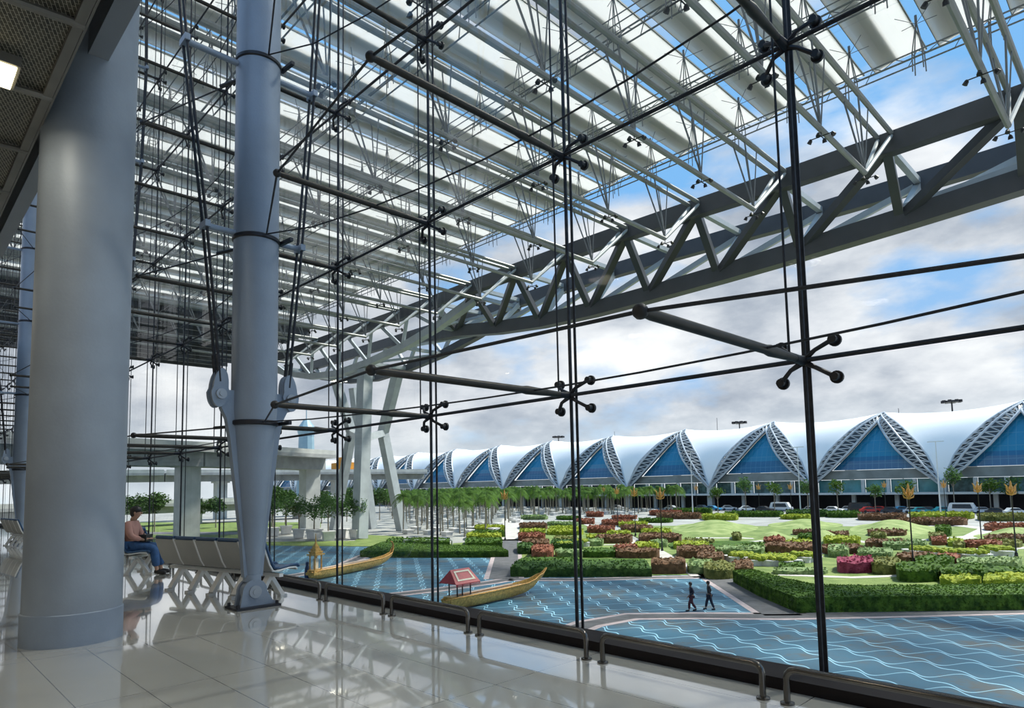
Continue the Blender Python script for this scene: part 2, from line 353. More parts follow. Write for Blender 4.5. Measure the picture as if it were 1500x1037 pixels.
# big round pillars
def pillar(x, y, label):
    o = empty('round_pillar', (x, y, 0), 0, label, 'pillar')
    q = MB(); q.lathe((0, 0, 0), [(.475, .34), (.475, 5.0), (.475, 5.02), (.475, 7.0), (.475, 22)], 64); q.build('shaft', pillar_m, o, True)
    q = MB(); q.lathe((0, 0, 0), [(.487, 0), (.487, .335), (.476, .345)], 64); q.build('base_skirt', steel, o, True)
    return o
pillar(-8.8, 1.67, 'broad grey round pillar in the left foreground on the tiled floor')
pillar(-28.75, 1.67, 'distant round pillar far down the hall at the left edge')

# steel columns of the glass wall
def column(x, label):
    o = empty('steel_column', (x, 3.85, 0), 0, label, 'column')
    q = MB(); q.lathe((0, 0, 0), [(.10, .42), (.15, .9), (.31, 2.75), (.31, 22)], 40); q.build('shaft', steel, o, True)
    q = MB()
    poly = [(-.13, .42), (.13, .42), (.17, .9), (.35, 2.35), (.40, 2.62), (.47, 2.76), (.50, 3.0), (.36, 3.02), (-.36, 3.02), (-.50, 3.0), (-.47, 2.76), (-.40, 2.62), (-.35, 2.35), (-.17, .9)]
    q.plate(poly, -.055, .055); q.build('tapered_fin', steel, o)
    for sy in (-1, 1):
        q = MB(); cy = .50*sy
        for sx in (-1, 1):
            el = [(cy+.125*math.cos(t)*(1 if math.sin(t) < 0 else .8)-.02*sy*math.sin(t), 3.04+.27*math.sin(t)) for t in [2*math.pi*k/28 for k in range(28)]]
            q.plate(el, .075*sx-.025, .075*sx+.025)
        lg = q.build('lug_plate', steel, o)
        q = MB(); q.tube([(-.135, cy, 2.95), (.135, cy, 2.95)], .07, 20); q.tube([(-.15, cy, 2.95), (.15, cy, 2.95)], .035, 16); q.build('pin', mat('pin_steel', (.35, .38, .42), .3, .3), lg, True)
    # hinge foot
    q = MB(); q.box((0, .02, .015), (.42, .62, .03))
    for by in (-.25, .29):
        for bx in (-.16, .16): q.tube([(bx, by, .03), (bx, by, .075)], .022, 8)
    q.build('base_plate', darksteel, o)
    q = MB()
    for sx in (-1, 1):
        dk = [(.17*math.cos(t), .22+.17*math.sin(t)) for t in [math.pi*(k/16) for k in range(17)]]+[(-.2, .03), (.33, .03), (.33, .07), (.25, .1)]
        q.plate([(.25, .08)]+[(.33, .05), (.33, .03)][::1]+[(-.2, .03), (-.17, .22)]+[(.17*math.cos(math.pi-t), .22+.17*math.sin(math.pi-t)) for t in [math.pi*(k/16) for k in range(1, 17)]], .09*sx-.025, .09*sx+.025)
    q.build('hinge_plate', steel, o)
    q = MB(); q.lathe((0, 0, 0), [(.12, .36), (.12, .45)], 20); q.tube([(-.06, 0, .22), (.06, 0, .22)], .15, 28); q.build('hinge_knuckle', steel, o, True)
    q = MB(); q.tube([(-.135, 0, .22), (.135, 0, .22)], .085, 24); q.tube([(-.15, 0, .22), (.15, 0, .22)], .04, 16); q.build('hinge_pin', MATS['pin_steel'], o, True)
    # bowed tension cables in pairs on each side, with spreader tubes
    prof = {-1: [(-.51, 3.2), (-.72, 5.3), (-1.03, 7.85), (-1.3, 10.6), (-1.45, 13.3), (-1.3, 16), (-.5, 21.5)], 1: [(.48, 3.2), (.67, 5.3), (.86, 7.85), (1.0, 10.6), (1.05, 13.3), (1.0, 16), (.5, 21.5)]}
    for sy in (-1, 1):
        for sx in (-1, 1):
            q = MB(); q.tube([(.075*sx, a, b) for a, b in prof[sy]], .021, 8); q.tube([(.075*sx, prof[sy][0][0], 3.12), (.075*sx, prof[sy][0][0]+sy*.035, 3.5)], .03, 8); q.build('tension_cable', cablem, o, True)
        for i in (1, 2, 3, 4):
            a, b = prof[sy][i]; q = MB(); q.tube([(0, .28*sy, b), (0, a, b)], .042, 12); q.box((0, a, b), (.24, .07, .09)); q.build('spreader_tube', steel if i != 9 else steel, o, True)
    for zc_ in (2.57, 5.25, 7.95, 10.65):
        q = MB(); q.lathe((0, 0, zc_), [(.315, -.035), (.33, -.02), (.33, .02), (.315, .035)], 40)
        q.bar((.1, .31, zc_), (.42, .34, zc_), .05, .05); q.bar((-.1, .31, zc_), (-.42, .34, zc_), .05, .05); q.build('cable_clamp', darksteel, o, True)
    return o
column(-9.2, 'blue-grey steel column on a pinned tapered foot beside the waiting seats')
column(-19.15, 'steel column hidden behind the broad round pillar')
column(-29.1, 'distant steel column just left of the broad round pillar')
column(.78, 'steel column beyond the right edge of the view')

NX = [-2.05-2.49*k for k in range(-3, 26)]
NZ = [2.57+2.69*k for k in range(7)]
TOPZ = NZ[-1]+.4
# window panes, one structure object per bay with its panes as parts
for i in range(len(NX)-1):
    x1, x0 = NX[i], NX[i+1]
    wnd = bpy.data.objects.new('window_%d' % (i+1), None); C.objects.link(wnd); wnd['kind'] = 'structure'; wnd.location = ((x0+x1)/2, YG, 0)
    zs = [.0]+NZ
    for k in range(len(zs)-1):
        q = MB(); q.box((0, 0, (zs[k]+zs[k+1])/2), (x1-x0-.012, .018, zs[k+1]-zs[k]-.012)); q.build('window_pane', glass, wnd)
def place(i): return ORDR[i] if i < len(ORDR) else 'least near'
# vertical cables
for i, x in enumerate(NX):
    if i < 2: continue
    vc = empty('wall_cable', (x, YG-.1, 0), 0, ('pair of dark upright cables on the glass wall, %s to the camera' % place(i-2)) if i < 17 else 'one of the far upright cable pairs on the glass wall', 'cable', 'upright cables of the glass wall')
    q = MB(); q.tube([(0, 0, .0), (0, 0, TOPZ)], .019, 8); q.box((0, .09, TOPZ/2), (.03, .012, TOPZ)); q.build('main_cable', cablem, vc, True)
    q = MB(); q.tube([(-.07, -.12, 2.6), (-.07, -.12, TOPZ)], .010, 6); q.build('rear_cable', cablem, vc, True)
# spiders and struts
spd = empty('glass_fitting', (0, 0, -50), 0, 'x', 'glass fitting', 'four-armed fittings on the glass wall')
q = MB(); q.tube([(0, -.20, 0), (0, -.02, 0)], [.03, .045], 12); q.ball((0, -.02, 0), .045, 10); q.build('hub', darksteel, spd, True)
for sx in (-1, 1):
    for sz in (-1, 1):
        q = MB(); q.tube([(.02*sx, -.03, .02*sz), (.10*sx, -.05, .07*sz), (.215*sx, .03, .15*sz)], [.026, .018, .02], 8); a = q.build('arm', darksteel, spd, True)
        q = MB(); q.tube([(.215*sx, .0, .15*sz), (.215*sx, .075, .15*sz)], .034, 10); q.tube([(.215*sx, .06, .15*sz), (.215*sx, .085, .15*sz)], .052, 16); q.build('glass_clamp', black_m, a, True)
def innerY(x):
    t = ((x-.78) % 9.96)/9.96; return 3.85-1.0*4*t*(1-t)
rown = ['lowest', 'second', 'third', 'fourth', 'fifth', 'sixth', 'seventh']
first = True
for i, x in enumerate(NX):
    if i < 2: continue
    for k, z in enumerate(NZ[:6] if i < 18 else NZ[:4]):
        lab = ('four-armed dark glass fitting in the %s row, %s to the camera' % (rown[k], place(i-2))) if (i < 13 and k < 3) else 'small distant or high four-armed glass fitting among its row'
        if first: s_ = spd; s_.location = (x, YG-.09, z); s_['label'] = lab; first = False
        else: s_ = dup(spd, (x, YG-.09, z), label=lab)
        t = ((x-.78) % 9.96)
        near = t < .6 or t > 9.4
        yi = 4.2 if near else innerY(x)
        q = MB(); L_ = YG-.28-yi
        q.tube([(0, 0, 0), (0, .05, 0), (0, .10, 0), (0, L_*.75, 0), (0, L_*.78, 0), (0, L_, 0)], [.03, .03, .035, .036, .045, .028], 10)
        q.v = [(v[0], v[1]+yi, v[2]) for v in q.v]
        so = q.build('glass_wall_strut', strutm, None, True, (0, 0, 0)); so.location = (x, 0, z)
        q = MB(); q.ball((0, yi, 0), .048, 10); q.build('end_cap', black_m, so, True)
        tag(so, ('bronze horizontal strut behind the glass, %s row, %s to the camera' % (rown[k], place(i-2))) if (i < 13 and k < 3) else 'small distant or high horizontal strut of the glass wall', 'strut', 'struts of the glass wall')
# horizontal cables: straight one at the glass, two bowed ones per bay
bays = [.78-9.96*b for b in range(0, 6)]
for k, z in enumerate(NZ[:6]):
    q = MB(); q.tube([(8, YG-.14, z), (-60, YG-.14, z)], .02, 8)
    tag(q.build('horizontal_cable', cablem, None, True), 'straight horizontal cable through the %s row of glass fittings' % rown[k], 'cable', 'horizontal cables of the glass wall')
    for b in range(5):
        x1 = bays[b]
        nodes = [x for x in NX if x1-9.5 < x < x1-.5]
        q = MB(); q.tube([(x1-.33, 3.85, z)]+[(x, innerY(x), z) for x in nodes]+[(x1-9.63, 3.85, z)], .0125, 6); q.tube([(x1-.33, 3.85, z), (x1-.9, 3.62, z)], .024, 8)
        tag(q.build('bowed_cable', cablem, None, True), 'cable bowing inward over the strut ends, %s row, %s bay' % (rown[k], place(b)), 'cable', 'bowed cables of the glass wall')
        q = MB(); q.tube([(x1-.33, 3.85, z)]+[(x1-9.96*t_, 3.85+.9*(4*t_*(1-t_))**.9, z) for t_ in (.1, .2, .3, .4, .5, .6, .7, .8, .9)]+[(x1-9.63, 3.85, z)], .010, 6); q.tube([(x1-.33, 3.85, z), (x1-.9, 4.12, z)], .02, 8)
        tag(q.build('bowed_cable', cablem, None, True), 'cable bowing outward toward the glass, %s row, %s bay' % (rown[k], place(b)), 'cable', 'bowed cables of the glass wall')
# bumper rail: hoops
hoops = [(-.55, -2.13)]+[(-2.21-1.68*i, -3.80-1.68*i) for i in range(0, 14)]
for i, (a, b) in enumerate(hoops):
    o = empty('bumper_rail', ((a+b)/2, 4.76, 0), 0, 'low steel hoop rail on the floor before the glass, %s to the camera' % place(i), 'rail', 'low hoop rails along the glass')
    h = (a-b)/2-.05; z = .25
    q = MB(); q.tube([(h, 0, 0)]+[(h-.07*(1-math.cos(t)), 0, z-.07+.07*math.sin(t)) for t in (0, .5, 1, math.pi/2)]+[(-h+.07*(1-math.cos(t)), 0, z-.07+.07*math.sin(t)) for t in (math.pi/2, 1, .5, 0)]+[(-h, 0, 0)], .024, 12); q.build('hoop_tube', chrome, o, True)
    for sx in (-1, 1):
        q = MB(); q.lathe((h*sx, 0, 0), [(.05, 0), (.05, .012), (.03, .02)], 16); q.build('floor_flange', chrome, o, True)
# ------------------------------------------------------------------ waiting seats
def seat_row(loc, rz, n, label):
    o = empty('seat_row', loc, rz, label, 'seats', 'beam seats by the glass')
    wdt = .575
    q = MB(); q.box((0, .20, .36), (wdt*n, .07, .05)); q.build('beam', legm, o)
    for i in range(n):
        cx = (i-(n-1)/2)*wdt; hw = .26
        # seat cushion and grey shell back as curved sheets
        prof = [(.50, .405), (.47, .435), (.35, .44), (.15, .415), (.06, .425), (.0, .52), (-.07, .70), (-.12, .83), (-.125, .85)]
        P = [[Vector((cx+hw*u, y, z)) for u in (-1, -.9, -.4, 0, .4, .9, 1)] for y, z in prof]
        P2 = [[v+Vector((0, 0, .035)) if j < 4 else v+Vector((0, .04, .0)) for v in r_] for j, r_ in enumerate(P)]
        q = MB(); q.grid(P); q.grid(P2, flip=True); n_ = 7
        for e_ in (0, 6): q.grid([[P[j][e_], P2[j][e_]] for j in range(len(P))], flip=(e_ == 0))
        q.grid([P[0], P2[0]], flip=True); q.grid([P[-1], P2[-1]])
        st = q.build('seat', shellm, o, True)
        q = MB()
        cu = [(.485, .47), (.35, .482), (.15, .458), (.08, .468)]
        q.grid([[Vector((cx+hw*.93*u, y, z)) for u in (-1, 0, 1)] for y, z in cu], flip=True)
        for y, z in cu[:1]: q.tube([(cx-hw*.93, y, z-.02), (cx+hw*.93, y, z-.02)], .025, 8)
        q.tube([(cx-hw*1.0, -.085, .875), (cx+hw*1.0, -.085, .875)], .032, 8)
        q.grid([[Vector((cx+hw*.93*u, y, z)) for u in (-1, 0, 1)] for y, z in [(.08, .468), (.045, .53), (-.025, .71), (-.075, .84)]], flip=True)
        tag(q.build('cushion', blueuph, st, True), 'blue vinyl cushion')
        q = MB()
        for e_ in (-1, 1): q.tube([(cx+hw*e_, y+.01, z+.01) for y, z in prof], .013, 6)
        q.build('side_frame', legm, st, True)
        q = MB()
        for e_ in (-1, 1): q.tube([(cx+hw*e_*.97, y+.045, z+.05) for y, z in prof], .022, 6)
        q.build('side_trim', blueuph, st, True)
        q = MB()
        # splayed leg like an inverted V with a kink
        q.bar((cx, .23, .37), (cx, .02, .03), .06, .11, (1, 0, 0)); q.bar((cx, .19, .37), (cx, .42, .03), .06, .11, (1, 0, 0))
        q.box((cx, 0.0, .015), (.09, .12, .03)); q.box((cx, .44, .015), (.09, .12, .03)); q.build('leg', legm, o)
    return o
seat_row((-10.80, 3.87, 0), math.radians(13), 5, 'nearer row of blue-cushioned grey seats behind the steel column foot')
seat_row((-15.08, 3.89, 0), math.radians(-40), 2, 'farther row of blue-cushioned seats with the seated person')
seat_row((-26.5, 3.3, 0), math.radians(4), 4, 'distant row of seats at the left edge beyond the round pillar')

# ------------------------------------------------------------------ people
def skin(name, verts, edges, radii, mt, parent=None, sub=2, root=0):
    me = bpy.data.meshes.new(name); me.from_pydata([tuple(v) for v in verts], edges, [])
    o = bpy.data.objects.new(name, me); C.objects.link(o)
    md = o.modifiers.new('skin', 'SKIN'); md.use_smooth_shade = True
    for i, v in enumerate(me.skin_vertices[0].data):
        r = radii[i]; v.radius = (r, r) if isinstance(r, (int, float)) else r
        v.use_root = (i == root)
    s2 = o.modifiers.new('sub', 'SUBSURF'); s2.levels = sub; s2.render_levels = sub
    dg = bpy.context.evaluated_depsgraph_get(); em_ = bpy.data.meshes.new_from_object(o.evaluated_get(dg))
    o.modifiers.clear(); o.data = em_; em_.materials.clear(); em_.materials.append(mt)
    em_.polygons.foreach_set('use_smooth', [True]*len(em_.polygons))
    if parent: o.parent = parent
    return o
skin_m = mat('skin', (.42, .24, .16), .55, 0, .05, 5)
skin_d = mat('skin_dark', (.16, .09, .06), .55, 0, .05, 5)
hair_m = mat('hair', (.012, .010, .010), .5, 0, .2, 30)
def person(loc, rz, pose, sk, top, trous, shoe, label, bag=None):
    o = empty('person', loc, rz, label, 'person')
    J = pose
    V = [J['pel'], J['waist'], J['chest'], J['neck0'], J['neck1'], J['head0'], J['head1'], J['head2']]
    E = [(0, 1), (1, 2), (2, 3), (3, 4), (4, 5), (5, 6), (6, 7)]; R = [(.15, .11), (.125, .095), (.15, .105), (.07, .06), (.052, .055), (.068, .085), (.078, .098), (.05, .06)]
    def chain(start, pts, rs):
        p = start
        for v, r in zip(pts, rs): V.append(v); R.append(r); E.append((p, len(V)-1)); p = len(V)-1
        return p
    for s in 'lr':
        wr = chain(2, [J['sh'+s], J['el'+s], J['wr'+s], J['pa'+s]], [.06, .042, .028, (.038, .022)])
        P_ = Vector(J['pa'+s]); D = (P_-Vector(J['wr'+s])).normalized(); sd = Vector(J.get('side', (1, 0, 0))).normalized()
        for f in range(4):
            base = P_+sd*(f-1.5)*.019
            chain(wr, [base+D*.03, base+D*(.06+.008*(f in (1, 2)))-Vector((0, 0, .008)), base+D*(.085+.01*(f in (1, 2)))-Vector((0, 0, .02))], [.0095, .0085, .007])
        q0 = Vector(J['wr'+s])+D*.03+sd*(.03 if s == 'l' else -.03); chain(wr-0, [q0, q0+D*.03+sd*(.018 if s == 'l' else -.018)], [.010, .008])
        chain(0, [J['hi'+s], J['kn'+s], J['an'+s], J['ft'+s], J['to'+s]], [.085, .058, .038, (.042, .035), (.038, .022)])
    body = skin('body', V, E, R, sk, o)
    # head details on the body mesh: face features
    hc = Vector(J['head1']); fw = Vector(J.get('fwd', (0, 1, 0))).normalized(); sd = fw.cross(Vector((0, 0, 1))).normalized()
    q = MB(); q.ball(hc+fw*.098+Vector((0, 0, -.02)), (.013, .018, .022), 8)
    for e in (-1, 1): q.ball(hc+sd*.078*e+Vector((0, 0, -.015)), (.014, .02, .032), 8)
    q.ball(hc+fw*.088+Vector((0, 0, -.06)), (.022, .01, .007), 8, 1)
    for e in (-1, 1): q.ball(hc+fw*.085+sd*.03*e+Vector((0, 0, .012)), (.012, .008, .007), 8, 2)
    q.build('face_features', [sk, mat('lips', (.35, .12, .1), .5), hair_m], o, True)
    q = MB(); q.ball(hc-fw*.02+Vector((0, 0, .045)), (.092, .108, .085), 14); q.ball(hc-fw*.05+Vector((0, 0, -.01)), (.085, .075, .10), 14)
    q.build('hair', hair_m, o, True)
    g = .016
    TV = [J['pel'], J['waist'], J['chest'], J['neck0']]; TE = [(0, 1), (1, 2), (2, 3)]; TR = [(.165, .125), (.145, .115), (.168, .125), (.08, .07)]
    for s in 'lr':
        a = len(TV); el = Vector(J['el'+s]); wr = Vector(J['wr'+s])
        TV += [J['sh'+s], el, el.lerp(wr, .85)]; TR += [.082, .066, .052]; TE += [(2, a), (a, a+1), (a+1, a+2)]
    skin('shirt', TV, TE, TR, top, o)
    PV = [Vector(J['pel'])+Vector((0, 0, .02))]; PE = []; PR = [(.168, .128)]
    for s in 'lr':
        a = len(PV); kn = Vector(J['kn'+s]); an = Vector(J['an'+s])
        PV += [J['hi'+s], kn, kn.lerp(an, .93)]; PR += [.115, .092, .075]; PE += [(0, a), (a, a+1), (a+1, a+2)]
    skin('trousers', PV, PE, PR, trous, o)
    for s in 'lr':
        f0, f1 = Vector(J['ft'+s]), Vector(J['to'+s]); skin('shoe', [f0-(f1-f0)*.45, f0, f1+(f1-f0)*.1], [(0, 1), (1, 2)], [.05, .052, .045], shoe, o, 1)
    return o
navy = mat('navy_cloth', (.012, .016, .035), .8, 0, .2, 8); darkc = mat('charcoal_cloth', (.02, .018, .022), .85, 0, .2, 8); maroon = mat('maroon_cloth', (.06, .02, .03), .8, 0, .2, 8)
def walk(ph, armx):   # faces +Y locally
    s = 1 if ph else -1
    return dict(pel=(0, 0, .95), waist=(0, .01, 1.12), chest=(0, .03, 1.33), neck0=(0, .03, 1.47), neck1=(0, .045, 1.53), head0=(0, .06, 1.59), head1=(0, .065, 1.66), head2=(0, .06, 1.73),
        shl=(-.17, .02, 1.41), ell=(-.22, -.10*s, 1.15), wrl=(-.20, .02-.22*s*-1+armx, .95), pal=(-.20, .06+.24*s+armx, .88),
        shr=(.17, .02, 1.41), elr=(.22, -.12+.05*s, 1.14), wrr=(.21, -.05-.12*s, .92), par=(.21, -.02-.14*s, .84),
        hil=(-.09, 0, .88), knl=(-.09, .13*s+.05, .50), anl=(-.09, .22*s-.02, .11), ftl=(-.09, .25*s, .05), tol=(-.09, .25*s+.17, .035),
        hir=(.09, 0, .88), knr=(.09, -.08*s+.07, .50), anr=(.09, -.25*s-.02, .13), ftr=(.09, -.23*s, .06), tor=(.09, -.23*s+.17, .035))
pA = onZ(1014, 895, G); pB = onZ(1040, 893, G)
hd = math.atan2(-.68, -.72)-math.pi/2
person(pA, hd, walk(1, 0), skin_d, navy, maroon, black_m, 'person in dark clothes walking on the blue plaza, left of the two')
person(pB, hd, walk(0, .12), skin_d, darkc, navy, black_m, 'person in black walking on the blue plaza with one arm forward, right of the two')
sit = dict(pel=(0, .10, .56), waist=(0, .07, .72), chest=(0, .07, .93), neck0=(0, .08, 1.07), neck1=(0, .11, 1.12), head0=(0, .14, 1.17), head1=(0, .16, 1.24), head2=(0, .155, 1.31),
    shl=(-.17, .07, 1.0), ell=(-.23, .16, .76), wrl=(-.12, .36, .70), pal=(-.07, .42, .71),
    shr=(.17, .07, 1.0), elr=(.23, .17, .76), wrr=(.12, .36, .70), par=(.07, .42, .71),
    hil=(-.09, .16, .56), knl=(-.11, .56, .54), anl=(-.11, .60, .12), ftl=(-.11, .62, .06), tol=(-.11, .78, .04),
    hir=(.09, .16, .56), knr=(.11, .56, .54), anr=(.11, .62, .12), ftr=(.11, .64, .06), tor=(.11, .80, .04))
person((-14.85, 3.70, 0), math.radians(-40), sit, skin_m, mat('pink_top', (.42, .22, .18), .8, 0, .1, 6), mat('denim', (.03, .09, .22), .8, 0, .2, 12), black_m, 'seated person with dark hair, pink top and blue jeans behind the round pillar')
bg_ = empty('handbag', (-14.63, 3.97, .655), math.radians(-40), 'black bag on the lap of the seated person', 'bag')
q = MB(); q.box((0, 0, .07), (.30, .14, .14), 0, 0, .85); q.build('bag_body', black_m, bg_)
q = MB(); q.tube([(-.09, 0, .13), (-.07, 0, .21), (.07, 0, .21), (.09, 0, .13)], .01, 6); q.build('handle', black_m, bg_, True)

# ------------------------------------------------------------------ grounds outside
def gpoly(pts): return [onZ(a, b, G).to_2d() for a, b in pts]
m = MB(); m.prism([(-900, -200), (400, -200), (400, 900), (-900, 900)], G-1.0, G-.10); tag(m.build('ground', pavem), kind='structure')
pl = gpoly([(1500, 893), (1166, 893), (1070, 846), (1015, 842), (757, 846), (742, 846), (738, 817), (527, 817), (563, 801), (380, 799)])
m = MB(); m.prism([(25, 5.7), (25, 62)]+[tuple(p) for p in pl]+[(-140, 35), (-140, 5.7)], G-.08, G); tag(m.build('plaza', wavem), kind='structure')
def strip(pts, wd, mt, z1, name='path'):
    P = [Vector(p) for p in gpoly(pts)]; Lf = []; Rt = []
    for i, p in enumerate(P):
        d = (P[min(i+1, len(P)-1)]-P[max(i-1, 0)]).normalized(); nrm = Vector((-d.y, d.x)); Lf.append(p+nrm*wd/2); Rt.append(p-nrm*wd/2)
    q = MB(); q.prism([tuple(v) for v in Lf+Rt[::-1]], G-.05, z1); return q, mt, name
npath = [0]
def path(pts, wd, edge=True):
    npath[0] += 1
    q, a, b = strip(pts, wd, asph, G+.022); main = tag(q.build('path', asph if edge else palepath), kind='structure')
    if edge: q, a, b = strip(pts, wd+.9, kerbm, G+.012); tag(q.build('path_border', kerbm), kind='structure')
path([(800, 937), (862, 914), (925, 903), (1020, 902), (1140, 903), (1330, 899), (1560, 893)], 1.2)
path([(1022, 834), (1052, 846), (1148, 902)], 2.2)
path([(745, 849), (860, 849), (960, 846), (1050, 845)], .8)
path([(490, 882), (560, 873), (640, 864), (720, 853), (748, 848)], 1.0)
path([(385, 848), (430, 843), (490, 833), (565, 801)], 1.0)
path([(738, 848), (742, 815), (747, 790)], 2.6)
path([(747, 792), (751, 760)], 5, False)
path([(1030, 846), (960, 806), (900, 783), (860, 768)], 1.6, False)
path([(1140, 842), (1250, 846), (1330, 843)], 1.0, False)
path([(1440, 842), (1510, 838)], 1.4, False)
path([(1018, 788), (1086, 788), (1160, 792)], 1.6, False)
path([(1090, 794), (1150, 790), (1240, 789), (1272, 795)], 1.3, False)
path([(1360, 792), (1430, 786), (1450, 775), (1390, 768), (1330, 772)], 3, False)
path([(760, 797), (850, 799), (930, 797)], 1.2, False)
path([(1180, 815), (1200, 811), (1260, 808)], 1.0, False)
path([(1440, 805), (1510, 802)], 2.0, False)
# lawns
def slab(pts, name, mt, h=.05, z0=-.1):
    q = MB(); q.prism([tuple(p) for p in gpoly(pts)], G+z0, G+h); return tag(q.build(name, mt), kind='structure')
slab([(757, 845), (1012, 842), (905, 786), (868, 768), (757, 768)], 'lawn', lawn, .004)
slab([(1040, 842), (1072, 849), (1166, 893), (1560, 890), (1560, 772), (1000, 770), (905, 770), (950, 797)], 'lawn', lawn, .004)
slab([(527, 816), (736, 815), (745, 790), (600, 800), (565, 799)], 'lawn', lawn, .004)
slab([(380, 799), (560, 800), (590, 786), (530, 783), (520, 792), (380, 794)], 'lawn', lawn, .01)
slab([(60, 799), (385, 797), (385, 783), (60, 783)], 'lawn', lawn, .01)
slab([(60, 779), (385, 779), (470, 772), (470, 765), (60, 765)], 'lawn', lawn, .01)
slab([(60, 783), (385, 783), (385, 779), (60, 779)], 'road', roadm, -.02)
m = MB(); m.prism([(-400, 168), (60, 168), (60, 190), (-400, 190)], G-.12, G-.02); tag(m.build('road', roadm), kind='structure')

# hedges and planting beds -----------------------------------------
def bedmesh(corners, h, mt, name, rnd=.5, cell=.5, rough=.10):
    a, b, c, d = [Vector(v) for v in corners]     # front-left, front-right, back-right, back-left
    wdt = max((b-a).length, (c-d).length); dep = max((d-a).length, (c-b).length)
    nu = max(6, min(70, int(wdt/cell))); nv = max(5, min(30, int(dep/cell)))
    cen = (a+b+c+d)/4
    P = []
    sd_ = random.random()*50
    for i in range(nu+1):
        row = []
        for j in range(nv+1):
            u = -1+2*i/nu; v = -1+2*j/nv
            # pull outermost ring to vertical sides
            edge = (i in (0, nu)) or (j in (0, nv))
            uu = max(-1, min(1, u*nu/(nu-2))) if nu > 4 else u; vv = max(-1, min(1, v*nv/(nv-2))) if nv > 4 else v
            k = rnd
            us = uu*math.sqrt(1-k*vv*vv/2); vs = vv*math.sqrt(1-k*uu*uu/2)
            p = (a*(1-us)*(1-vs)+b*(1+us)*(1-vs)+c*(1+us)*(1+vs)+d*(1-us)*(1+vs))/4
            nz = noise.noise(Vector((p.x*1.3+sd_, p.y*1.3, 0)))+.6*noise.noise(Vector((p.x*3.7, p.y*3.7+sd_, 0)))
            if edge: z = 0
            else:
                z = h*.85*(1+.9*rough*nz*3.2)*(1 if max(abs(uu), abs(vv)) < .999 else .93)
            q_ = p+(p-cen)*(rough*.25*nz/ max(1, (p-cen).length))
            row.append(Vector((q_.x, q_.y, G+z)))
        P.append(row)
    q = MB(); q.grid(P)
    A_ = wdt*dep; dd = (cen-Vector((0, 0))).length; sz = max(.10, dd*.0022); cnt_ = int(min(1500, A_*(1.3/sz)))
    for _ in range(cnt_ if h > .15 else 0):
        i = random.randrange(1, nu-1) if nu > 3 else 1; j = random.randrange(0, nv) if random.random() < .7 else random.choice((0, 1))
        p = P[i][j].lerp(P[i+1][j+1], random.random()); p = p+Vector((0, 0, random.uniform(-.02, .10)*(1 if j else .3)))
        a_ = Vector((random.gauss(0, 1), random.gauss(0, 1), random.gauss(0, 1))).normalized()*sz; b_ = a_.cross(Vector((random.gauss(0, 1), random.gauss(0, 1), random.gauss(0, 1)))).normalized()*sz*.7
        q.add([p-a_, p-b_, p+a_, p+b_], [(0, 1, 2, 3)])
    return q.build(name, mt, None, False)
colname = dict(g='green', d='dark green', y='yellow-green', r='red-leaved', b='red-brown', m='magenta-leaved', o='olive', s='sage green')
beds = []
def bed(x0, x1, yf, yb, h, c, rnd=.6, sh=0): beds.append((x0, x1, yf, yb, h, c, rnd, sh))
